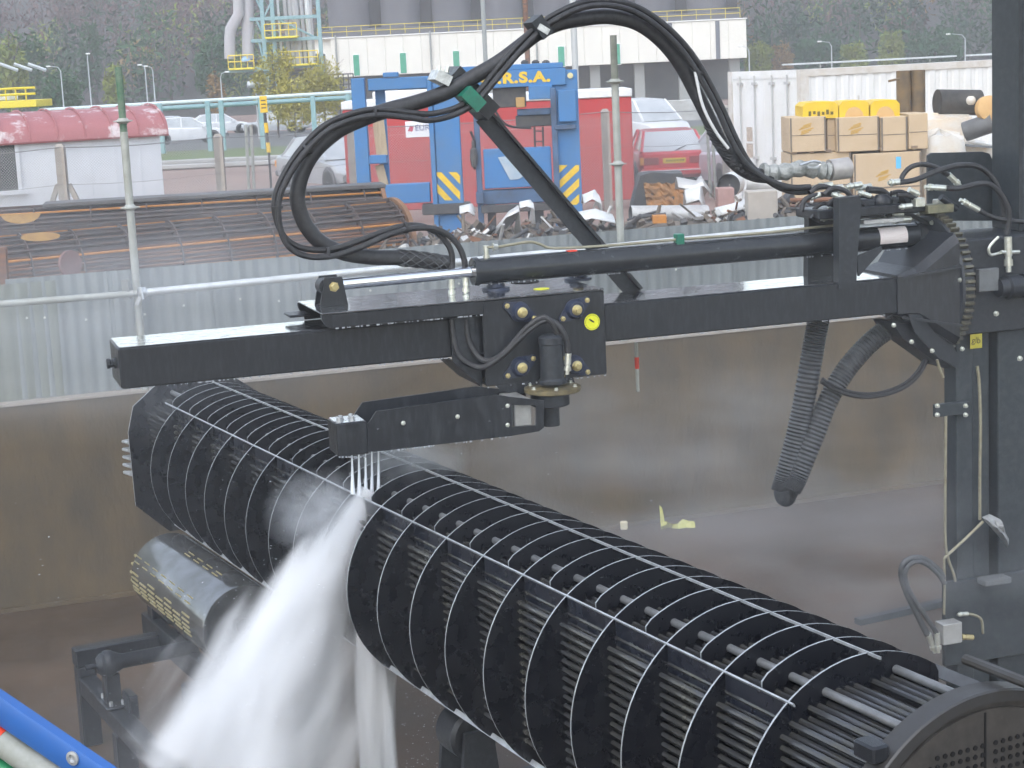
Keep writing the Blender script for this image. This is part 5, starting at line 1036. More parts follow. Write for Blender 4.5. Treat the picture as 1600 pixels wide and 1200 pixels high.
def rubble(label, c, sx, sy, sz, seed):
    rg = random.Random(seed); b = MB()
    for k in range(150):
        a = rg.random() * 6.28; r_ = rg.random() ** .5; x, y = sx * r_ * math.cos(a), sy * r_ * math.sin(a); z = sz * (1 - r_ ** 1.5) * rg.random() ** .6 + .02
        s_ = rg.uniform(.03, .12); rot = Matrix.Rotation(rg.uniform(-1, 1), 3, 'X') @ Matrix.Rotation(rg.uniform(-1, 1), 3, 'Y') @ Matrix.Rotation(rg.random() * 6, 3, 'Z')
        b.mi = rg.choice((0, 0, 0, 0, 1, 1, 1, 3, 2)); p_ = Vector((c[0] + x, c[1] + y, c[2] + z))
        if k % 3 == 0: d_ = rot @ Vector((rg.uniform(.1, .3), 0, .02)); b.cyl(p_ - d_, p_ + d_, s_ * .3, s_ * .26, 7)
        else: b.box(p_, (s_ * rg.uniform(.8, 2.6), s_, rg.uniform(.012, .07)), rot)
    b.mi = 0; rings = []
    for i in range(5): f_ = i / 4; rings.append([Vector((c[0] + sx * (1 - f_ ** 1.5 * .95) * math.cos(q * .4488), c[1] + sy * (1 - f_ ** 1.5 * .95) * math.sin(q * .4488), c[2] - .05 + sz * .75 * f_ * (1 + .5 * mnoise.noise(Vector((q, i, seed)))))) for q in range(14)])
    b.loft(rings, True)
    return tag(b.build('scrap_heap', [mat('scrap_brown', (.1, .075, .055), .85, col2=(.19, .16, .13), scale=5, amt=.5, bump=.6, bscale=12), GRIME, SHEET, RUST], smooth=False), label, 'scrap heap', kind='stuff')
p = at(1468, 205, SY + .5); heap('wrapped_pallet', 'pale film-wrapped pallet load right of the cardboard boxes', 'pallet load', (p.x, p.y, p.z - 1.2), .33, .4, 1.2, FILM, 2)
p = at(1512, 222, SY + 1.2); heap('wrapped_pallet', 'low white film-covered load beside the mast', 'pallet load', (p.x, p.y, p.z - 1.0), .4, .5, 1.0, FILM, 5)
p = at(1440, 180, SY + 1.7); heap('film_sheet', 'loose peach-tinted plastic film over the load behind the boxes', 'plastic film', (p.x, p.y, p.z - 1.0), .75, .45, 1.0, mat('film_peach', (.72, .58, .42), .4, col2=(.74, .7, .64), scale=4, amt=.5), 9)
drumr = mat('rusty_drum_shell', (.2, .13, .06), .75, col2=(.09, .07, .05), scale=4, amt=.5)
a, c = at(1405, 111, SY + 2), at(1450, 172, SY + 2); b = MB(); rd = empty('rusty_drum', 'tall rusty split steel casing standing behind the yellow rolls', 'drum')
for k in (0, 1): b = MB(); w2 = (c.x - a.x) / 2; b.lathe((a.x + w2 * (k + .5), SY + 2.2, c.z - 1.2), (0, 0, 1), [(0, w2 * .52), (a.z - c.z + 1.2, w2 * .52)], 20); b.build('half_shell', drumr, rd)
b = MB(); b.cyl(at(1388, 127, SY + 1.9), at(1406, 123, SY + 1.9), .02, n=6); b.build('spike', drumr, rd)
dk = mat('charred_drum', (.035, .033, .03), .6, col2=(.09, .08, .07), scale=4, amt=.4)
p = at(1500, 158, SY + 1.8); b = MB(); b.lathe(p + Vector((-.36, 0, 0)), (1, .15, -.06), [(0, .1), (0, .2), (.7, .2), (.7, .12)], 28); rt_ = b.build('steel_drum', dk); tag(rt_, 'blackened steel drum lying on the load beside the mast', 'drum', 'drums on the load')
p = at(1528, 205, SY + .9); b = MB(); b.lathe(p + Vector((-.2, 0, 0)), (1, -.5, .35), [(0, .1), (0, .15), (.45, .15), (.45, .05)], 24); tag(b.build('steel_drum', mat('grey_drum', (.14, .14, .14), .5, col2=(.09, .09, .09), scale=6)), 'grey dented drum tilted below the blackened one', 'drum', 'drums on the load')
p = at(1541, 170, SY + .8); b = MB(); b.lathe(p, (.2, -1, .1), [(0, .05), (0, .19), (.12, .19), (.14, .15), (.14, .02)], 28); tag(b.build('foam_disc', YEND), 'peach foam disc leaning beside the mast', 'foam disc')
p = at(1517, 157, SY + .8); b = MB(); b.ball(p, .075, 12); tag(b.build('round_bung', mat('cap_pale', (.6, .55, .48), .5)), 'small pale round bung on the blackened drum', 'bung')
b = MB(); p = at(1525, 228, SY + .6); b.box(p, (.5, .25, .03), Matrix.Rotation(.12, 3, 'Y')); tag(b.build('metal_offcut', mat('grey_plate', (0, 0, 0))), 'flat grey sheet offcut beside the mast', 'metal sheet')

# scrap heap behind the screen
SHEET = mat('bent_sheet_metal', (.55, .54, .52), .4, .35, col2=(.38, .36, .34), scale=5, amt=.4); SHEETW = mat('white_sheet_metal', (.68, .68, .67), .45, .1, col2=(.5, .49, .47), scale=4, amt=.4)
def bent(name, label, pts, Y, d, curve, mt, group='scrap behind the screen', thick=.012):
    # curved sheet: front outline at depth Y, bending back by d with sag `curve`
    P = [at(x, y, Y) for x, y in pts]; b = MB(); rings = []
    for f_ in (0, .2, .4, .6, .8, 1.0): rings.append([q + Vector((.12 * f_ * math.sin(i * 1.7), d * f_, curve * math.sin(math.pi * f_) - .05 * f_)) for i, q in enumerate(P)])
    b.loft(rings, False, False); o = b.build(name, mt, smooth=True, ang=50); sd_ = o.modifiers.new('s', 'SOLIDIFY'); sd_.thickness = thick
    return tag(o, label, 'scrap metal', group)
def shell(name, label, px, py, Y, r, L_, ax, mt, inner, cat='scrap metal', group='scrap behind the screen'):
    p = at(px, py, Y); ax = Vector(ax).normalized(); b = MB(); b.lathe(p, ax, [(0, r), (L_, r), (L_, r * .94), (.02, r * .94)], 28, caps=False); b.mi = 1; b.lathe(p, ax, [(0, r), (.0, r * .93), (L_ * .25, r * .9), (L_ * .27, .01)], 28, caps=False)
    return tag(b.build(name, [mt, inner]), label, cat, group)
JY = 25.5
BC_ = empty('burnt_casing', 'burnt dark casing with orange rusty face below the red hatchback', 'scrap metal', (0, 0, 0), 0, 'scrap behind the screen'); b = MB(); rings = []
for d_, k_ in ((0, 1), (.25, 1.03), (.6, .98), (.62, .9)):
    ring = []
    for i, (x, y) in enumerate(((988, 326), (993, 300), (1001, 274), (1020, 269), (1048, 271), (1066, 270), (1072, 290), (1079, 318), (1060, 327), (1025, 328))):
        p = at(x, y, JY) + Vector((0, d_, 0)); c_ = at(1033, 300, JY); q = c_ + (p - c_) * k_; ring.append(Vector((q.x + .02 * mnoise.noise(Vector((i, d_ * 9, 1))), p.y, q.z + .02 * mnoise.noise(Vector((i, d_ * 9, 5))))))
    rings.append(ring)
b.loft(rings, True); b.build('casing_shell', GRIME, BC_, smooth=False)
b = MB(); nx_, nz_ = 16, 8; V = []
for j in range(nz_ + 1):
    for i in range(nx_ + 1):
        x = 1008 + 64 * i / nx_ + 5 * (j / nz_ - .5); y = 286 + 35 * j / nz_ + 3 * mnoise.noise(Vector((i * .6, 1, 2))); p = at(x, y, JY - .02); p.y += .05 * mnoise.noise(Vector((i * .5, j * .7, 3))); V.append(p)
b.add(V, [(j * (nx_ + 1) + i, j * (nx_ + 1) + i + 1, (j + 1) * (nx_ + 1) + i + 1, (j + 1) * (nx_ + 1) + i) for j in range(nz_) for i in range(nx_)]); b.build('rusty_face', mat('insulation_rust', (.4, .2, .08), .9, col2=(.16, .1, .06), scale=7, amt=.45, bump=.7, bscale=14), BC_, smooth=False)
shell('pipe_casing', 'long pale metal pipe casing lying left of the scrap heap', 985, 335, 23, .11, 1.0, (1, .15, -.05), SHEET, GRIME)
shell('pipe_casing', 'upright pale curved casing in the middle of the scrap heap', 1138, 290, 24.5, .16, .4, (.3, 1, 0), SHEETW, GRIME)
shell('pipe_casing', 'short grey duct piece beside the hose bundle', 1168, 285, 24.2, .15, .35, (1, -.2, -.15), SHEET, GRIME)
bent('sheet_scrap', 'crumpled pale metal sheet right of the burnt casing', [(1060, 292), (1085, 298), (1100, 290), (1118, 312)], 24.5, .5, .15, SHEET)
bent('sheet_scrap', 'white curved metal offcut under the crumpled sheet', [(1072, 318), (1092, 312), (1104, 330)], 24, .4, .2, SHEETW)
bent('sheet_scrap', 'white folded sheet leaning over the screen edge', [(1120, 338), (1140, 332), (1168, 324)], 22.5, .4, .12, SHEETW)
bent('sheet_scrap', 'wide white sheet left of the concrete post', [(905, 345), (925, 340), (962, 348)], 22, .9, .1, SHEETW)
bent('sheet_scrap', 'rolled white sheet against the foot of the red cabin', [(912, 318), (925, 310), (940, 318), (942, 335)], 24.5, .8, .12, SHEETW)
bent('sheet_scrap', 'white draped sheet under the blue frame', [(812, 325), (822, 322), (835, 326), (838, 362)], 25, .4, .1, SHEETW); bent('sheet_scrap', 'pale sheet at the left foot of the blue frame', [(718, 334), (730, 330), (742, 336)], 26, .5, .12, SHEETW)
bent('sheet_scrap', 'grey sheet hanging below the blue frame', [(770, 372), (790, 340), (812, 330), (815, 372)], 24, .3, .1, SHEET)
for i, (px, py, Y, sx, sy, sz, mt, lab) in enumerate(((1192, 318, 22, .36, .3, .3, 'bx', 'plain grey carton in the scrap heap right of the folded sheet'), (1135, 318, 24, .22, .3, .4, 'rs', 'pinkish brick-coloured block in the scrap heap'))):
    p = at(px, py, Y); b = MB(); b.bbox(p + Vector((-sx / 2, 0, -sz)), p + Vector((sx / 2, sy, sz / 2)), .01)
    tag(b.build('scrap_box', mat('grey_carton', (.42, .38, .33), .8, col2=(.34, .3, .26), scale=6) if mt == 'bx' else mat('pink_block', (.4, .24, .21), .9, col2=(.3, .18, .16), scale=9)), lab, 'box')
for i, (px, py, Y, sx, sz, lab) in enumerate(((1060, 352, 22.5, 1.9, .3, 'low brown heap of rusty scrap along the screen'), (1250, 330, 22.5, 1.0, .3, 'dark brown scrap heap below the boxes'), (740, 372, 24, .9, .3, 'brownish rubble heap under the blue frame'), (865, 360, 24.5, .8, .3, 'pale brown rubble right of the hanging sheet'), (640, 385, 24, .9, .25, 'grey rubble at the end of the old bundles'))):
    p = at(px, py, Y); rubble(lab, (p.x, p.y, p.z - .12), sx, .7, sz, i + 11)
p = at(1030, 342, 22); b = MB(); b.box(p, (.16, .2, .09)); tag(b.build('broken_brick', ORANGE), 'orange broken brick on the scrap by the screen', 'brick')

# ------------------------------------------------------------------ teal pipe rack, yellow sign pole, lamps
TEAL = mat('teal_steel', (.2, .34, .37), .5, col2=(.27, .39, .41), scale=3, amt=.4); YRAIL = mat('yellow_rail', (.7, .55, .05), .5)
RY = 78.0; PR = empty('pipe_rack', 'pale teal pipe rack running behind the fence', 'pipe rack')
q0, q1 = at(-40, 172, RY), at(64, 160, RY); z1 = at(320, 160, RY).z; xl, xr = at(60, 160, RY).x, at(566, 150, RY).x
for dz, r_ in ((0, .08), (-.22, .1)):
    MB().cyl((xl, RY, z1 + dz), (xr, RY + 2, z1 + dz + .12), r_, n=10).build('pipe', TEAL if dz else mat('pale_pipe', (.55, .62, .64), .45), PR)
for px in (250, 325, 346, 408, 490, 545):
    x = at(px, 180, RY).x; b = MB(); b.bbox((x - .1, RY - .05, ground_z(RY)), (x + .1, RY + .15, z1 + .05), .02); b.build('rack_post', TEAL, PR)
YT = empty('yellow_railed_platform', 'yellow railed platform at the far left above the hut', 'platform'); x0_, x1_ = at(-60, 160, RY).x, at(64, 160, RY).x; zt2 = at(30, 138, RY).z; zb2 = at(30, 168, RY).z
b = MB(); b.bbox((x0_, RY - .8, zb2), (x1_, RY + 2, zb2 + .3), .02); b.build('deck', YRAIL, YT)
b = MB(); b.bbox((x0_, RY - .4, zb2 + .3), (x1_ - 1.2, RY + 1, zt2 - .2), .05); b.build('white_tank', WHITE, YT)
for z in (zt2, (zt2 + zb2) / 2 + .15): MB().cyl((x0_, RY - .8, z), (x1_, RY - .8, z), .05, n=6).build('hand_rail', YRAIL, YT)
for x in np.arange(x0_, x1_ + .01, .42): MB().cyl((x, RY - .8, zb2 + .3), (x, RY - .8, zt2), .035, n=6).build('baluster', YRAIL, YT)
for x in (x0_ + .3, x1_ - .3): b = MB(); b.bbox((x - .15, RY, ground_z(RY)), (x + .15, RY + .3, zb2), .02); b.build('leg', TEAL, YT)
SPY = 45; sp_ = empty('sign_pole', 'black and yellow banded pole with small yellow sign', 'sign pole'); s0 = at(411, 150, SPY); s1 = at(420, 238, SPY)
for k in range(4):
    f0, f1 = .3 + k * .175, .3 + (k + 1) * .175; MB().cyl(s0.lerp(s1, f0), s0.lerp(s1, f1), .05 if k % 2 else .035, n=8).build('band', HAZ if k % 2 else GRIME, sp_)
MB().cyl((s1.x, SPY, YARD), s1, .03, n=8).build('pole', GRIME, sp_)
b = MB(); b.bbox((s0.x - .09, SPY - .03, at(411, 176, SPY).z), (s0.x + .09, SPY - .01, s0.z), .004); b.build('sign_board', HAZ, sp_)
for k in range(3): b = MB(); b.span((s0.x - .055, SPY - .034, s0.z - .12 - k * .09), (s0.x + .055, SPY - .031, s0.z - .09 - k * .09)); b.build('sign_lettering', GRIME, sp_, smooth=False)
LAMPP = mat('lamp_post_grey', (.5, .53, .55), .5, .3)
def lamp(px, ptop, pbase, Y, arm, label):
    t = at(px, ptop, Y); z0 = ground_z(Y); rt_ = empty('street_lamp', label, 'street lamp', (t.x, Y, z0), 0, 'street lamps before the wooded hill'); h = t.z - z0; sc_ = Y / 2846.
    MB().tube([(0, 0, 0), (0, 0, h - 8 * sc_), (arm * .25 * sc_, 0, h - 2 * sc_), (arm * sc_, 0, h)], [1.1 * sc_, .8 * sc_, .6 * sc_, .5 * sc_], 8).build('post', LAMPP, rt_)
    b = MB(); b.ball((arm * 1.3 * sc_, 0, h), 2.2 * sc_, 10, (1.8, 1, .7)); b.build('lamp_head', mat('lamp_head_white', (.8, .8, .78), .4), rt_)
for a_ in ((136, 84, 160, 120, 1, 'tall thin lamp post left of centre over the hut roof'), (94, 103, 160, 130, -14, 'lamp with white globe head left of the tall post'), (226, 101, 160, 120, -6, 'left one of the twin lamps beside the green-topped pole'), (238, 103, 160, 121, -8, 'right one of the twin lamps beside the green-topped pole'), (344, 113, 160, 118, 8, 'lamp left of the teal chimney structure'), (1299, 64, 110, 150, -14, 'curved lamp post right of the cream building'), (1508, 52, 110, 150, -20, 'curved lamp post next to the machine mast'), (1170, 72, 150, 148, -10, 'small lamp at the right corner of the cream building')): lamp(*a_)
rails = empty('tube_railing', 'pale three bar railing beside the yellow platform', 'railing')
for k in range(3):
    a, c = at(0 + k * 22, 101 - 1 + 0, 90), at(28 + k * 22, 110, 90); MB().cyl(a, c, .09, n=6).build('bar', LAMPP, rails)

# ------------------------------------------------------------------ cream plant building with silos
BLY = 180.0; CB = empty('plant_building', 'cream clad plant building with grey silos and green shutters', 'building')
CREAM = mat('cream_cladding', (.74, .725, .66), .7, col2=(.68, .665, .61), scale=.4, amt=.4); SILO = mat('silo_concrete', (.15, .15, .165), .8, col2=(.11, .11, .125), scale=.25, amt=.45, detail=9); SHUT = mat('green_shutter', (.04, .28, .17), .5, col2=(.06, .34, .22), scale=3)
PIL = mat('pillar_concrete', (.3, .31, .3), .85)
bxl, bxr = at(489, 80, BLY).x, at(1167, 80, BLY).x; zt1 = at(800, 47, BLY).z; zb1 = at(800, 108, BLY).z; zg = ground_z(BLY)
pw = (bxr - bxl) / 24
for k in range(24):
    b = MB(); b.bbox((bxl + k * pw + .004, BLY + (.5 if k == 0 else 0), zb1), (bxl + (k + 1) * pw - .004, BLY + 18, zt1), .04); b.build('cladding_panel', CREAM, CB)
b = MB(); b.bbox((bxl - .1, BLY - .1, zt1), (bxr + .1, BLY + 18.1, zt1 + .12), .02); b.build('parapet', mat('parapet_white', (.75, .75, .73), .6), CB)
b = MB(); b.bbox((bxl + .4, BLY + .8, zt1 + .122), (bxr - .4, BLY + 17, zt1 + .85), .05); b.build('roof_plinth', SILO, CB)
ns_ = 8; sw = (at(1150, 40, BLY).x - at(503, 40, BLY).x) / ns_
for k in range(ns_):
    x = at(503, 40, BLY).x + sw * (k + .5); b = MB(); b.lathe((x, BLY + 1.5 + sw / 2, zt1 + .85), (0, 0, 1), [(0, sw * .44), (26, sw * .44)], 32); b.build('silo', SILO, CB)
    b = MB(); b.span((x + sw / 2 - .55, BLY + 2.9, zt1 + .85), (x + sw / 2 + .55, BLY + 4.4, zt1 + 26)); b.build('silo_joint', mat('joint_dark', (.05, .05, .055), .8), CB, smooth=False)
for px, py0, py1 in ((503, 87, 120), (557, 86, 118), (630, 83, 114), (713, 80, 108), (877, 73, 103), (964, 69, 100)):
    a, c = at(px - 5.5, py0, BLY - .12), at(px + 5.5, py1, BLY - .12); b = MB(); b.bbox((a.x, BLY - .12, c.z), (c.x, BLY - .02, a.z), .02); b.build('shutter', SHUT, CB)
    b = MB(); b.bbox((a.x - .08, BLY - .08, c.z - .08), (c.x + .08, BLY - .001, a.z + .08), .01); b.build('shutter_frame', MATS['parapet_white'], CB)
for px in (1048, 1122): a, c = at(px - 4, 48, BLY - .1), at(px + 4, 106, BLY - .1); b = MB(); b.bbox((a.x, BLY - .1, zb1 + .02), (c.x, BLY - .01, zt1 - .05), .01); b.build('dark_louvre', mat('louvre', (.13, .14, .16), .6), CB)
for px in (524, 672, 838): a = at(px, 60, BLY - .2); b = MB(); b.cyl((a.x, BLY - .2, zb1 - 1), (a.x, BLY - .2, zt1 + .3), .09, n=6); b.build('downpipe', PIL, CB)
for px in (540, 610, 690, 770, 850, 930, 1000, 1070, 1150): x = at(px, 100, BLY).x; b = MB(); b.bbox((x - .5, BLY + 1, zg), (x + .5, BLY + 2, zb1), .05); b.build('pillar', PIL, CB)
b = MB(); b.bbox((bxl + 1, BLY + 6, zg), (bxr - 1, BLY + 16, zb1), .05); b.build('ground_floor', mat('undercroft', (.12, .13, .13), .8, col2=(.2, .2, .19), scale=.3), CB)
for z in (.5, 1.0): b = MB(); b.cyl((bxl + .5, BLY + .6, zt1 + .12 + z), (bxr - .5, BLY + .6, zt1 + .12 + z), .03, n=6); b.build('roof_rail', YRAIL, CB)
for k in range(30): x = bxl + .5 + (bxr - bxl - 1) * k / 29; MB().cyl((x, BLY + .6, zt1 + .12), (x, BLY + .6, zt1 + 1.12), .025, n=5).build('rail_post', YRAIL, CB)
for px, w_, col in ((757, .3, 'pillar_concrete'), (823, .34, 'rusty_tubes'), (897, .42, 'locking_bar_grey')):
    x = at(px, 60, 120).x; o = MB().cyl((x, 120, ground_z(120)), (x, 120, 14), w_ * .5, n=12).build('vent_stack', MATS[col]); tag(o, {757: 'slim grey vent stack left of the blue frame header', 823: 'rust-tinted vent stack above the blue frame lettering', 897: 'lilac-grey vent stack right of the blue frame lettering'}[px], 'vent stack', 'vent stacks before the cream building')
# teal process tower with ducts left of the building
TW = empty('process_tower', 'teal steel process tower with ducts and yellow walkways', 'process tower'); TY = 150.0
def tx(px, py=60): return at(px, py, TY).x
def tz(py, px=440): return at(px, py, TY).z
for px in (412, 428, 500): b = MB(); b.bbox((tx(px) - .16, TY, ground_z(TY)), (tx(px) + .16, TY + .3, 18), .02); b.build('column', TEAL, TW)
for py in (28, 62, 105): b = MB(); b.bbox((tx(392), TY + .02, tz(py) - .14), (tx(502), TY + .28, tz(py) + .14), .02); b.build('beam', TEAL, TW)
for (xa_, ya_), (xb_, yb_) in (((394, -15), (414, 28)), ((400, 30), (414, 60)), ((404, 62), (414, 104)), ((430, 28), (500, 62)), ((412, 28), (430, -10))): MB().cyl(at(xa_, ya_, TY + .15), at(xb_, yb_, TY + .15), .09, n=6).build('brace', TEAL, TW)
YWALK = mat('walkway_yellow', (.72, .62, .06), .55)
for px0, px1, py in ((356, 396, 103), (440, 496, 101), (416, 466, 57)):
    b = MB(); b.bbox((tx(px0), TY - .8, tz(py) - .16), (tx(px1), TY + 1.2, tz(py)), .02); b.build('walkway', YWALK, TW)
    for dz in (.5, 1.0): MB().cyl((tx(px0), TY - .75, tz(py) + dz), (tx(px1), TY - .75, tz(py) + dz), .05, n=5).build('hand_rail', YRAIL, TW)
    for k in range(5): x = tx(px0) + (tx(px1) - tx(px0)) * k / 4; MB().cyl((x, TY - .75, tz(py)), (x, TY - .75, tz(py) + 1), .04, n=5).build('rail_post', YRAIL, TW)
b = MB(); b.bbox((tx(354), TY - .3, tz(107) - .15), (tx(420), TY + .1, tz(107) + .15), .02); b.build('beam', TEAL, TW)
DUCT = mat('duct_grey', (.4, .39, .41), .65, 0, col2=(.38, .38, .39), scale=.8)
MB().tube([at(373, -40, TY), at(373, 22, TY), at(360, 46, TY), at(359, 60, TY), at(359, 92, TY)], .45, 12).build('duct', DUCT, TW); MB().tube([at(386, -40, TY + .5), at(388, 92, TY + .5)], .5, 14).build('duct', DUCT, TW)
for px, r_ in ((436, .1), (447, .16), (455, .2), (463, .3), (473, .15), (482, .22), (487, .12)): MB().cyl((tx(px), TY + 1.2, tz(110)), (tx(px) - .15, TY + 1.2, 18), r_, n=8).build('riser_pipe', DUCT if px % 2 else mat('riser_pale', (.62, .63, .64), .4, .2), TW)
b = MB(); b.lathe(at(384, 96, TY - .5), (0, 0, 1), [(0, .4), (.15, .4), (.4, .15)], 14); b.build('blue_hood', mat('hood_blue', (.3, .45, .62), .4), TW)
b = MB(); b.bbox((tx(432), TY + 2, ground_z(TY)), (tx(496), TY + 6, tz(86)), .05); b.build('plant_block', mat('undercroft', (0, 0, 0)), TW)
p = at(395, 132, 100); b = MB(); b.lathe(p + Vector((-.3, 0, 0)), (1, 0, -.05), [(0, .12), (.05, .2), (.6, .17), (.75, .1)], 16); fl = b.build('flood_light', LAMPP); MB().cyl((p.x + .15, 100, ground_z(100)), (p.x + .15, 100, p.z), .05, n=6).build('post', LAMPP, fl); tag(fl, 'grey floodlight on a thin post before the process tower', 'floodlight')
b = MB(); gx0, gx1 = at(505, 120, 140).x, at(552, 120, 140).x; gz0, gz1 = at(530, 140, 140).z, at(530, 116, 140).z; gf = empty('stair_railing', 'dark stair railing below the cream building', 'railing')
for k in range(4): MB().cyl((gx0, 140, gz0 + (gz1 - gz0) * k / 3), (gx1, 140, gz0 + (gz1 - gz0) * k / 3), .05, n=5).build('rail_bar', GRIME, gf)
for k in range(7): MB().cyl((gx0 + (gx1 - gx0) * k / 6, 140, ground_z(140)), (gx0 + (gx1 - gx0) * k / 6, 140, gz1), .05, n=5).build('rail_post', GRIME, gf)
b = MB(); x0_, x1_ = at(990, 196, 95).x, at(1120, 196, 95).x; b.bbox((x0_, 95, ground_z(95)), (x1_, 95.5, ground_z(95) + 1.1), .04); tag(b.build('low_wall', mat('whitewashed_wall', (.5, .5, .49), .8, col2=(.3, .29, .27), scale=1.5, amt=.5)), 'low patchy whitewashed wall behind the parked white van', 'wall')

# ------------------------------------------------------------------ wooded hill
def hill_z(x, y):
    t = max(0, (y - 225) / 200); return YARD - 1.35 + 31 * min(t, 1.0) ** 1.1 + 3 * mnoise.noise(Vector((x * .012, y * .012, 0))) * min(t * 4, 1)
b = MB(); nx, ny = 40, 30; V = []; Fc = []
for j in range(ny):
    for i in range(nx): x = -230 + 480 * i / (nx - 1); y = 222 + 330 * j / (ny - 1); V.append((x, y, hill_z(x, y)))
for j in range(ny - 1):
    for i in range(nx - 1): a = j * nx + i; Fc.append((a, a + 1, a + nx + 1, a + nx))
b.add(V, Fc); tag(b.build('hill', HILLM), kind='structure')
L_BARE = mat('bare_twigs', (.105, .062, .066), .9, col2=(.15, .085, .08), scale=.1); L_GRN = mat('conifer_green', (.03, .085, .04), .85, col2=(.05, .11, .045), scale=.2); L_YEL = mat('spring_yellow_green', (.2, .23, .04), .8, col2=(.15, .2, .05), scale=.3); L_BARE2 = mat('pale_bare_twigs', (.17, .11, .105), .9, col2=(.13, .1, .09), scale=.1); L_GRN2 = mat('deep_conifer_green', (.018, .05, .028), .85, col2=(.03, .06, .03), scale=.2); L_OCH = mat('ochre_buds', (.24, .16, .07), .85); BARK = mat('grey_bark', (.13, .11, .1), .9, col2=(.09, .08, .075), scale=3)
def crown(b, c, rx, rz, n, ls, rng, shape='round'):
    for _ in range(n):
        while True:
            x, y, z = rng.uniform(-1, 1), rng.uniform(-1, 1), rng.uniform(-1, 1); r2 = x * x + y * y + z * z
            if r2 > 1 or r2 < .1: continue
            if shape == 'cone' and math.hypot(x, y) > (1 - (z + 1) / 2) * 1.0 + .06: continue
            break
        k = 1 + .25 * mnoise.noise(Vector((x * 2 + c[0], y * 2 + c[1], z * 2)))
        p = Vector((c[0] + x * rx * k, c[1] + y * rx * k, c[2] + z * rz * k)); s_ = ls * rng.uniform(.6, 1.4)
        d1 = Vector((rng.gauss(0, 1), rng.gauss(0, 1), rng.gauss(0, 1))).normalized() * s_; d2 = Vector((rng.gauss(0, 1), rng.gauss(0, 1), rng.gauss(0, 1))).normalized() * s_ * .7
        b.add([p - d1, p + d2, p + d1], [(0, 1, 2)])
rng = random.Random(3); wood = MB()
for k in range(950):
    y = 228 + 300 * rng.random() ** 1.15; x = rng.uniform(-.34, .34) * y + rng.uniform(-6, 6); z = hill_z(x, y); h = rng.uniform(7, 13)
    gy = mnoise.noise(Vector((x * .02, y * .02, 4.0))); t_ = rng.random()
    low = y < 275
    kind = 1 if gy > .22 else 0
    if low: kind = 1 if t_ < .62 else (2 if t_ < .76 else (3 if t_ < .85 else 0))
    wood.mi = kind if rng.random() < .55 or kind > 1 else kind + 5
    if kind == 1: crown(wood, (x, y, z + h * .5), h * .3, h * .5, 170, .55, rng, 'cone' if t_ < .25 else 'round')
    else: crown(wood, (x, y, z + h * .6), h * .36, h * .42, 150, .42 if kind == 0 else .5, rng)
    wood.mi = 4
    wood.cyl((x, y, z - .5), (x, y, z + h * .8), h * .016, h * .006, 4, False)
    if kind == 0:
        for q in range(7):
            a = rng.random() * 6.28; z0 = z + h * rng.uniform(.25, .7); wood.cyl((x, y, z0), (x + math.cos(a) * h * .28, y + math.sin(a) * h * .28, z0 + h * .3), h * .008, h * .002, 3, False)
tag(wood.build('wooded_slope', [L_BARE, L_GRN, L_YEL, L_OCH, BARK, L_BARE2, L_GRN2], smooth=False), 'bare and evergreen wood covering the far hillside', 'wood', kind='stuff')
def tree(label, px, pbase, ptop, Y, wpx, mt, n, ls, shape='round', name='tree', seed=1, limbs=9, group='single trees before the hill', trunk=.03):
    z0 = ground_z(Y) if Y < 225 else hill_z(at(px, 50, Y).x, Y); t = at(px, ptop, Y); h = t.z - z0; rx = wpx / 2 * Y / F; rg = random.Random(seed)
    root = empty(name, label, 'tree', (t.x, Y, z0), 0, group)
    tr = MB(); tr.tube([(0, 0, -.2), (.02 * h, 0, h * .4), (-.01 * h, 0, h * .75), (0, 0, h * .97)], [h * trunk, h * trunk * .75, h * trunk * .4, h * .004], 7)
    for q in range(limbs):
        a = rg.random() * 6.28; zz = h * rg.uniform(.2, .75); l_ = rx * rg.uniform(.6, 1.0); tr.tube([(0, 0, zz), (math.cos(a) * l_ * .5, math.sin(a) * l_ * .5, zz + h * .1), (math.cos(a) * l_, math.sin(a) * l_, zz + h * .22)], [h * trunk * .35, h * trunk * .22, h * .002], 4)
    tr.build('trunk', BARK, root)
    cb = MB(); crown(cb, (0, 0, h * .58), rx, h * .42, n, ls, rg, shape)
    for q in range(6): a = rg.random() * 6.28; rr = rg.uniform(.4, .8) * rx; crown(cb, (math.cos(a) * rr, math.sin(a) * rr, h * rg.uniform(.35, .85)), rx * .4, h * .14, n // 8, ls, rg)
    cb.build('crown', mt, root, smooth=False)
tree('dark rounded conifer above the hut roof', 138, 110, 30, 236, 36, L_GRN, 700, .4, seed=2); tree('bushy green tree at the far left under the hill', 30, 130, 48, 200, 90, L_GRN, 900, .4, seed=3)
tree('yellow-green tree at the left edge', 12, 110, 44, 190, 46, L_YEL, 700, .32, seed=4); tree('small yellow-green shrub left of the green-topped pole', 175, 150, 98, 170, 34, L_YEL, 600, .25, seed=5); tree('green bush between the lamp posts at the left', 95, 150, 105, 160, 70, L_GRN, 700, .3, seed=6)
tree('dark green tree left of the process tower', 330, 150, 52, 200, 60, L_GRN, 900, .36, seed=7); tree('ochre budding shrub beside the lamp left of the tower', 335, 150, 108, 150, 26, L_OCH, 400, .22, seed=8)
tree('yellow-green tree right of the cream building', 1185, 110, 62, 210, 42, L_YEL, 700, .32, seed=9); tree('ochre tree right of the yellow-green one by the cream building', 1222, 110, 66, 212, 34, L_OCH, 500, .3, seed=10)
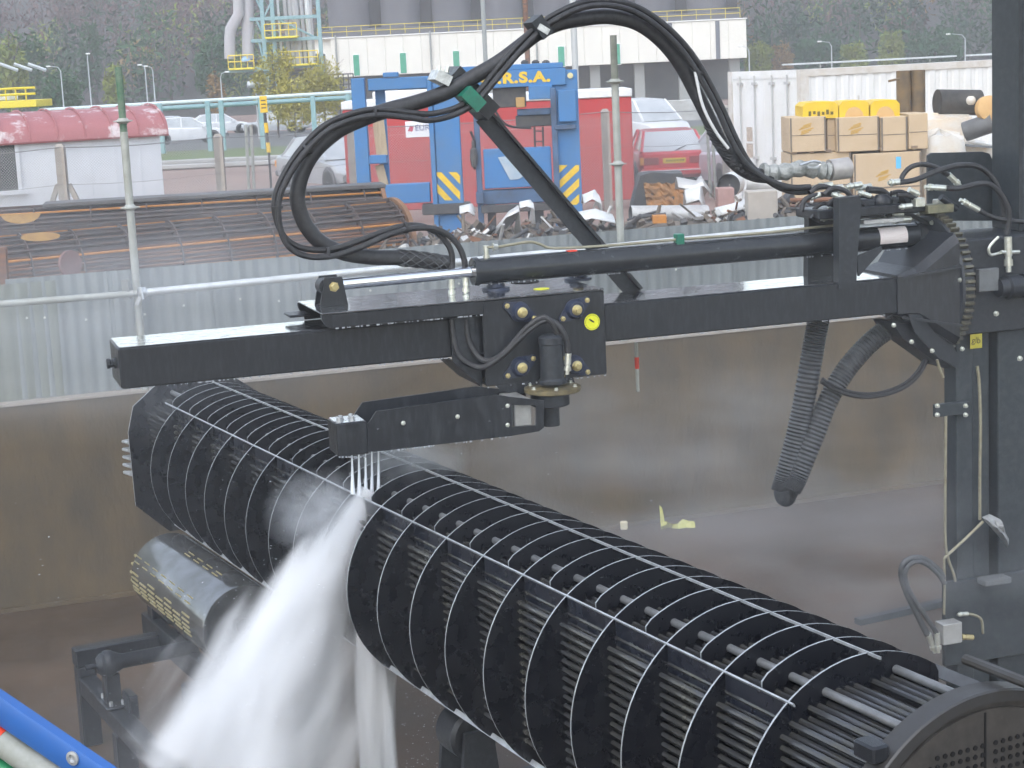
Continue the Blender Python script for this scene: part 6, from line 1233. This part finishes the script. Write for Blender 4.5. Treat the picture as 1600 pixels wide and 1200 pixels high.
tree('pale yellow tree in the middle of the green slope', 1336, 110, 66, 215, 44, L_YEL, 700, .32, seed=11); tree('tall bright yellow-green tree on the right slope', 1393, 105, 46, 225, 44, L_YEL, 800, .34, seed=12); tree('broad dark green tree between the pale yellow ones', 1280, 110, 52, 228, 80, L_GRN, 1000, .4, seed=13); tree('dark green tree beside the machine mast', 1460, 100, 42, 226, 90, L_GRN, 1000, .4, seed=14)
tree('spindly yellow birch before the process tower, left stem', 425, 200, 72, 100, 66, mat('birch_catkins', (.42, .36, .07), .8, col2=(.28, .27, .07), scale=1), 2200, .11, seed=15, limbs=16, name='birch_tree', trunk=.014); tree('spindly yellow birch before the process tower, right stem', 500, 200, 88, 101, 80, MATS['birch_catkins'], 2400, .11, seed=16, limbs=16, name='birch_tree', trunk=.014); tree('small yellow birch behind the yellow sign', 455, 210, 120, 97, 60, MATS['birch_catkins'], 1800, .11, seed=17, limbs=12, name='birch_tree', trunk=.016)

# ------------------------------------------------------------------ odds and ends on the bay floor, near guard rail
p = on_z(1060, 825, FLOOR); SUIT = empty('crumpled_yellow_plastic', 'crumpled yellow plastic scrap on the wet bay floor', 'plastic scrap')
b = MB(); rings = []
for i in range(7): rings.append([Vector((p.x - .17 + .055 * i, p.y + .05 * math.cos(k * 1.26 + i), FLOOR + .005 + max(0, .05 * math.sin(k * 1.26)) * (1.6 if i in (1, 4) else 1) + .02 * mnoise.noise(Vector((i, k, 1))))) for k in range(5)])
b.loft(rings, True); b.build('film', mat('yellow_film', (.5, .5, .1), .4, col2=(.62, .6, .25), scale=15, amt=.4), SUIT)
b = MB(); b.prism([Vector((p.x - .17, p.y, FLOOR)), Vector((p.x - .12, p.y, FLOOR)), Vector((p.x - .15, p.y + .02, FLOOR + .2)), Vector((p.x - .175, p.y + .02, FLOOR + .23))], (0, .02, 0)); b.build('upright_corner', MATS['yellow_film'], SUIT, smooth=False)
p = on_z(976, 827, FLOOR); b = MB(); b.bbox(p + Vector((-.04, -.03, 0)), p + Vector((.03, .03, .08)), .008); tag(b.build('small_carton', mat('pale_carton', (.6, .55, .4), .7)), 'tiny cream carton on the floor left of the yellow scrap', 'carton')
fp = empty('floor_pipe', 'slim steel pipe with valve on the floor behind the bundle', 'pipe'); q0, q1 = on_z(885, 798, FLOOR + .08), on_z(990, 782, FLOOR + .08); MB().cyl(q0, q1, .022, n=10).build('pipe', BLACK2, fp)
p = on_z(968, 785, FLOOR + .08); MB().cyl(p, p + Vector((0, 0, .22)), .03, n=10).build('valve_body', BLACK2, fp); MB().cyl(p + Vector((0, 0, .25)), p + Vector((-.08, 0, .08)), .018, n=8).build('valve_lever', STEEL, fp); b = MB(); b.ball(p + Vector((0, 0, .25)), .04, 10); b.build('valve_cap', BLACK2, fp)
q0, q1 = on_z(1340, 976, FLOOR), on_z(1500, 940, FLOOR); b = MB(); d = (q1 - q0).normalized(); s_ = Vector((-d.y, d.x, 0)) * .04; b.prism([q0 - s_, q1 - s_, q1 + s_, q0 + s_], (0, 0, .05)); tag(b.build('floor_rail', MASTM, smooth=False), 'flat steel rail on the bay floor leading to the mast', 'rail')
# near blue guard rail at the lower left corner
GR2 = empty('guard_rail', 'blurred blue guard rail with grey tube in the lower left corner', 'guard rail'); NBLUE = mat('guard_blue', (.025, .11, .36), .4, col2=(.03, .1, .3), scale=8, amt=.4)
g0 = on_plane(-220, 955, (0, 3.0, 0), (0, 1, 0)); g1 = on_plane(330, 1330, (0, 2.7, 0), (0, 1, 0)); dirv = (g1 - g0).normalized(); up = Vector((0, 0, 1)); upv = (up - dirv * up.dot(dirv)).normalized(); side = dirv.cross(upv)
def rail_box(off_u, off_s, hu, hs, name, mt, n=10): 
    c0_, c1_ = g0 + upv * off_u + side * off_s, g1 + upv * off_u + side * off_s
    rg = lambda c_: [c_ + upv * hu * u_ + side * hs * v_ for u_, v_ in ((-1, -.8), (-.8, -1), (.8, -1), (1, -.8), (1, .8), (.8, 1), (-.8, 1), (-1, .8))]
    return MB().loft([rg(c0_), rg(c1_)], True).build(name, mt, GR2)
rail_box(0, 0, .024, .012, 'blue_rail', NBLUE)
fcam = -1 if side.dot(FW) > 0 else 1
pe_ = on_plane(122, 1180, g0 + side * (-fcam) * .0, side); 
b = MB(); b.lathe(pe_ + side * (-1 if side.dot(FW) > 0 else 1) * .0125, side * (-1 if side.dot(FW) > 0 else 1), [(0, .012), (.003, .012), (.004, .007), (-.002, .006)], 18); b.build('eyelet', STEEL, GR2)
o1 = g0 - upv * .055; o2 = g1 - upv * .055; MB().cyl(o1, o2, .024, n=16).build('hand_tube', mat('grey_tube', (.3, .31, .29), .5, col2=(.22, .23, .2), scale=30), GR2)
pr_ = on_plane(4, 1137, g0 - side * .02, side); t_ = (pr_ - o1).dot(dirv); MB().cyl(o1 + dirv * (t_ - .06), o1 + dirv * (t_ + .022), .0252, n=16).build('red_band', REDP, GR2)
MB().cyl(o1 - upv * .05, o2 - upv * .05, .02, n=16).build('green_tube', mat('green_tube', (.03, .22, .1), .5), GR2)
MB().cyl((g0.x - .1, g0.y, FLOOR), g0 + dirv * .02 - upv * .03, .03, n=12).build('rail_post', SCAFF, GR2)
# ------------------------------------------------------------------ water: jets, plume, falling water, drifting mist
WATERW = mat('aerated_water', (.86, .89, .93), .35, col2=(.75, .8, .86), scale=60, amt=.4, stretch=(1, 1, .15), alpha=.9)
JT = empty('water_jets', 'five thin white water jets shooting down from the nozzle head', 'water jet', MO, MA)
hit = []
for i, px in enumerate(JX):
    t = m(px, 713, JN); e = m(px + 2.0 * (2 - i) * .3, 772 + 4 * i, JN); hit.append(e)
    b = MB(); b.tube([Vector((t.x, JN, zb - .02)), t.lerp(e, .4), e], [.004, .007, .013], 8); b.build('jet', WATERW, JT)
def vol_mat(name, dens, kind, r0=.05, k=.28, L_=2.0, nscale=3.0, nstretch=(1, 1, .3), thr=(.35, .75), color=(.93, .95, .98), aniso=.3, edge=1.0, step=1.0, ragged=2.2):
    mt = bpy.data.materials.new(name); mt.use_nodes = True; nt = mt.node_tree; n = nt.nodes; l = nt.links; n.clear()
    out = n.new('ShaderNodeOutputMaterial'); pv = n.new('ShaderNodeVolumePrincipled'); l.new(pv.outputs[0], out.inputs['Volume'])
    pv.inputs['Color'].default_value = (*color, 1); pv.inputs['Anisotropy'].default_value = aniso
    tc = n.new('ShaderNodeTexCoord'); sp = n.new('ShaderNodeSeparateXYZ'); l.new(tc.outputs['Object'], sp.inputs[0])
    def M(op, a, b_=None, c_=None):
        q = n.new('ShaderNodeMath'); q.operation = op
        for i, v in enumerate((a, b_, c_)):
            if v is None: continue
            if isinstance(v, (int, float)): q.inputs[i].default_value = v
            else: l.new(v, q.inputs[i])
        return q.outputs[0]
    X, Y_, Z = sp.outputs
    if kind == 'cone':
        r = M('SQRT', M('ADD', M('MULTIPLY', X, X), M('MULTIPLY', Y_, Y_))); rad = M('ADD', M('MULTIPLY', Z, k), r0)
        rel = M('DIVIDE', r, rad); axial = M('DIVIDE', r0 * 1.6 + .12, M('ADD', rad, .1))
    elif kind == 'ball':
        r = M('SQRT', M('ADD', M('ADD', M('MULTIPLY', X, X), M('MULTIPLY', Y_, Y_)), M('MULTIPLY', Z, Z)))
        prof = M('POWER', M('MAXIMUM', M('SUBTRACT', 1.0, r), 0.0), edge)
    mp = n.new('ShaderNodeMapping'); mp.inputs['Scale'].default_value = nstretch; l.new(tc.outputs['Object'], mp.inputs['Vector'])
    ns_t = n.new('ShaderNodeTexNoise'); ns_t.inputs['Scale'].default_value = nscale; ns_t.inputs['Detail'].default_value = 3 if kind == 'cone' else 2; l.new(mp.outputs[0], ns_t.inputs['Vector'])
    if kind == 'cone':      # ragged edge: the noise pushes the boundary in and out
        rag = M('ADD', M('SUBTRACT', 1.0, rel), M('MULTIPLY', M('SUBTRACT', ns_t.outputs['Fac'], .56), ragged))
        rg_ = n.new('ShaderNodeMapRange'); rg_.interpolation_type = 'SMOOTHSTEP'; rg_.inputs['From Min'].default_value = 0.02; rg_.inputs['From Max'].default_value = edge; l.new(rag, rg_.inputs['Value'])
        inside = M('LESS_THAN', rel, 1.0); prof = M('MULTIPLY', M('MULTIPLY', rg_.outputs[0], axial), inside)
    rp = n.new('ShaderNodeMapRange'); rp.inputs['From Min'].default_value = thr[0]; rp.inputs['From Max'].default_value = thr[1]; l.new(ns_t.outputs['Fac'], rp.inputs['Value'])
    l.new(M('MULTIPLY', M('MULTIPLY', prof, rp.outputs[0]), dens), pv.inputs['Density'])
    try: mt.cycles.volume_step_rate = step
    except Exception: pass
    return mt
hw_ = Matrix.Rotation(MA, 4, 'Z'); hitw = MO + hw_.to_3x3() @ (sum(hit, Vector()) / 5)
def cone_obj(name, label, top, end, r0, k, mt, cat='water spray'):
    top = Vector(top); end = Vector(end); d = end - top; L_ = d.length; b = MB()
    b.lathe((0, 0, -.03), (0, 0, 1), [(0, r0 * .6), (.03, r0), (L_ * .25, r0 + k * L_ * .25), (L_ * .5, r0 + k * L_ * .5), (L_, r0 + k * L_)], 24)
    o = b.build(name, mt); o.location = top; o.rotation_euler = d.to_track_quat('Z', 'X').to_euler(); return tag(o, label, cat, kind='stuff')
plume_end = on_plane(345, 1235, hitw + BV * .45 + Vector((0, -.2, 0)), (0, 1, 0))
cone_obj('water_plume', 'dense white plume of spray glancing off the bundle to the lower left', hitw + Vector((.0, 0, .03)), plume_end, .085, .44, vol_mat('plume_water', 110, 'cone', .085, .44, 2.0, 3.6, (1, 1, .26), (.22, .7), color=(.985, .99, 1), aniso=0, edge=1.5, step=.22, ragged=1.7))
core_end = on_plane(405, 1235, hitw + BV * .35 + Vector((0, -.1, 0)), (0, 1, 0))
cone_obj('water_plume', 'brighter solid core of the spray plume next to the bundle', hitw + Vector((.02, -.02, .02)), core_end, .06, .2, vol_mat('core_water', 130, 'cone', .06, .2, 2.0, 4.5, (1, 1, .2), (.2, .62), color=(.985, .99, 1), aniso=0, edge=1.0, step=.22, ragged=1.2))
fall_top = on_plane(584, 965, hitw + Vector((0, -.12, 0)), (0, 1, 0)); cone_obj('falling_water', 'curtain of water falling below the bundle beside the plume', fall_top, (fall_top.x - .02, fall_top.y, FLOOR + .02), .12, .02, vol_mat('falling_water_volume', 90, 'cone', .12, .02, 2.0, 9.0, (1, 1, .08), (.25, .65), color=(.985, .99, 1), aniso=0, edge=.5, step=.3, ragged=1.6))
def puff(name, label, c, r, mt):
    b = MB(); b.ball((0, 0, 0), 1.0, 16); o = b.build(name, mt); o.location = c; o.scale = r; return tag(o, label, 'mist', kind='stuff')
pm = vol_mat('mist_volume', .2, 'ball', nscale=1.6, nstretch=(1, 1, 1), thr=(.3, .75), edge=.8, step=1.0)
pm2 = vol_mat('rebound_volume', 5.0, 'ball', nscale=2.2, nstretch=(1, 1, 1), thr=(.25, .75), edge=.9, step=.5)
puff('rebound_mist', 'puff of rebounding spray right of the jets', on_plane(640, 725, hitw + Vector((0, .25, 0)), (0, 1, 0)), (.36, .4, .22), pm2)
puff('rebound_mist', 'puff of rebounding spray left of the jets', on_plane(500, 800, hitw + Vector((0, -.25, 0)), (0, 1, 0)), (.32, .3, .25), pm2)
pmb = vol_mat('drift_volume', .27, 'ball', nscale=2.6, nstretch=(1, 1, 1.3), thr=(.42, .72), edge=.7, step=1.0)
puff('drifting_mist', 'mist drifting over the bay floor behind the bundle', on_plane(1020, 800, (0, 14.0, 0), (0, 1, 0)), (3.4, 3.2, 1.3), pmb)
puff('drifting_mist', 'mist hanging before the corrugated screen at the left', on_plane(170, 480, (0, 13.5, 0), (0, 1, 0)), (3.0, 2.0, 1.0), vol_mat('screen_mist_volume', .3, 'ball', nscale=2.0, nstretch=(1, 1, 1.3), thr=(.3, .72), edge=.7))
puff('drifting_mist', 'thin mist around the foot of the mast', on_plane(1400, 900, (0, 10.2, 0), (0, 1, 0)), (1.2, 1.2, .6), pmb)
puff('drifting_mist', 'mist spreading at the foot of the plume', on_plane(330, 1180, (0, 9.0, 0), (0, 1, 0)), (1.5, 1.4, .8), pm)
puff('bay_mist', 'faint even veil of mist filling the washing bay', (0.2, 11.6, 1.4), (6.5, 5.6, 3.4), vol_mat('veil_volume', .016, 'ball', nscale=1.5, nstretch=(1, 1, 1), thr=(.1, .6), edge=.35))
# flying drops
DROP = mat('water_drop', (.8, .84, .88), .1, coat=.5); rd_ = random.Random(5); dm = [MB().ball((0, 0, 0), 1, 6).mesh('drop', DROP)]
b = MB()
for k in range(900):
    t_ = rd_.random(); c = hitw.lerp(plume_end, t_ ** .8) + Vector((rd_.gauss(0, .12 + .4 * t_), rd_.gauss(0, .12 + .3 * t_), rd_.gauss(0, .1 + .2 * t_))); s_ = rd_.uniform(.0015, .005); b.ball(c, s_, 4, (1, 1, rd_.uniform(1, 2.5)))
for k in range(500):
    c = fall_top + Vector((.12 + rd_.random() * .45, rd_.gauss(0, .1), -rd_.random() * 1.3 - .1)); b.ball(c, rd_.uniform(.002, .006), 4, (1, 1, 1.5))
for k in range(120):
    c = hitw + Vector((rd_.gauss(0, .9), rd_.gauss(-.3, .5), rd_.gauss(.1, .4))); b.ball(c, rd_.uniform(.002, .006), 4, (1, 1, 1.3))
tag(b.build('flying_drops', DROP), 'loose water drops flying round the jets and plume', 'water drops', kind='stuff')
# ------------------------------------------------------------------ air
b = MB(); b.span((-420, -20, -2.0), (420, 620, 95)); hz = b.build('haze', None, smooth=False); hz.data.materials.clear()
hm_ = bpy.data.materials.new('haze_air'); hm_.use_nodes = True; n = hm_.node_tree.nodes; n.clear(); o_ = n.new('ShaderNodeOutputMaterial'); v_ = n.new('ShaderNodeVolumePrincipled')
v_.inputs['Color'].default_value = (.94, .95, .97, 1); v_.inputs['Density'].default_value = .0009; v_.inputs['Anisotropy'].default_value = .2
hm_.node_tree.links.new(v_.outputs[0], o_.inputs['Volume']); hz.data.materials.append(hm_); tag(hz, kind='stuff')
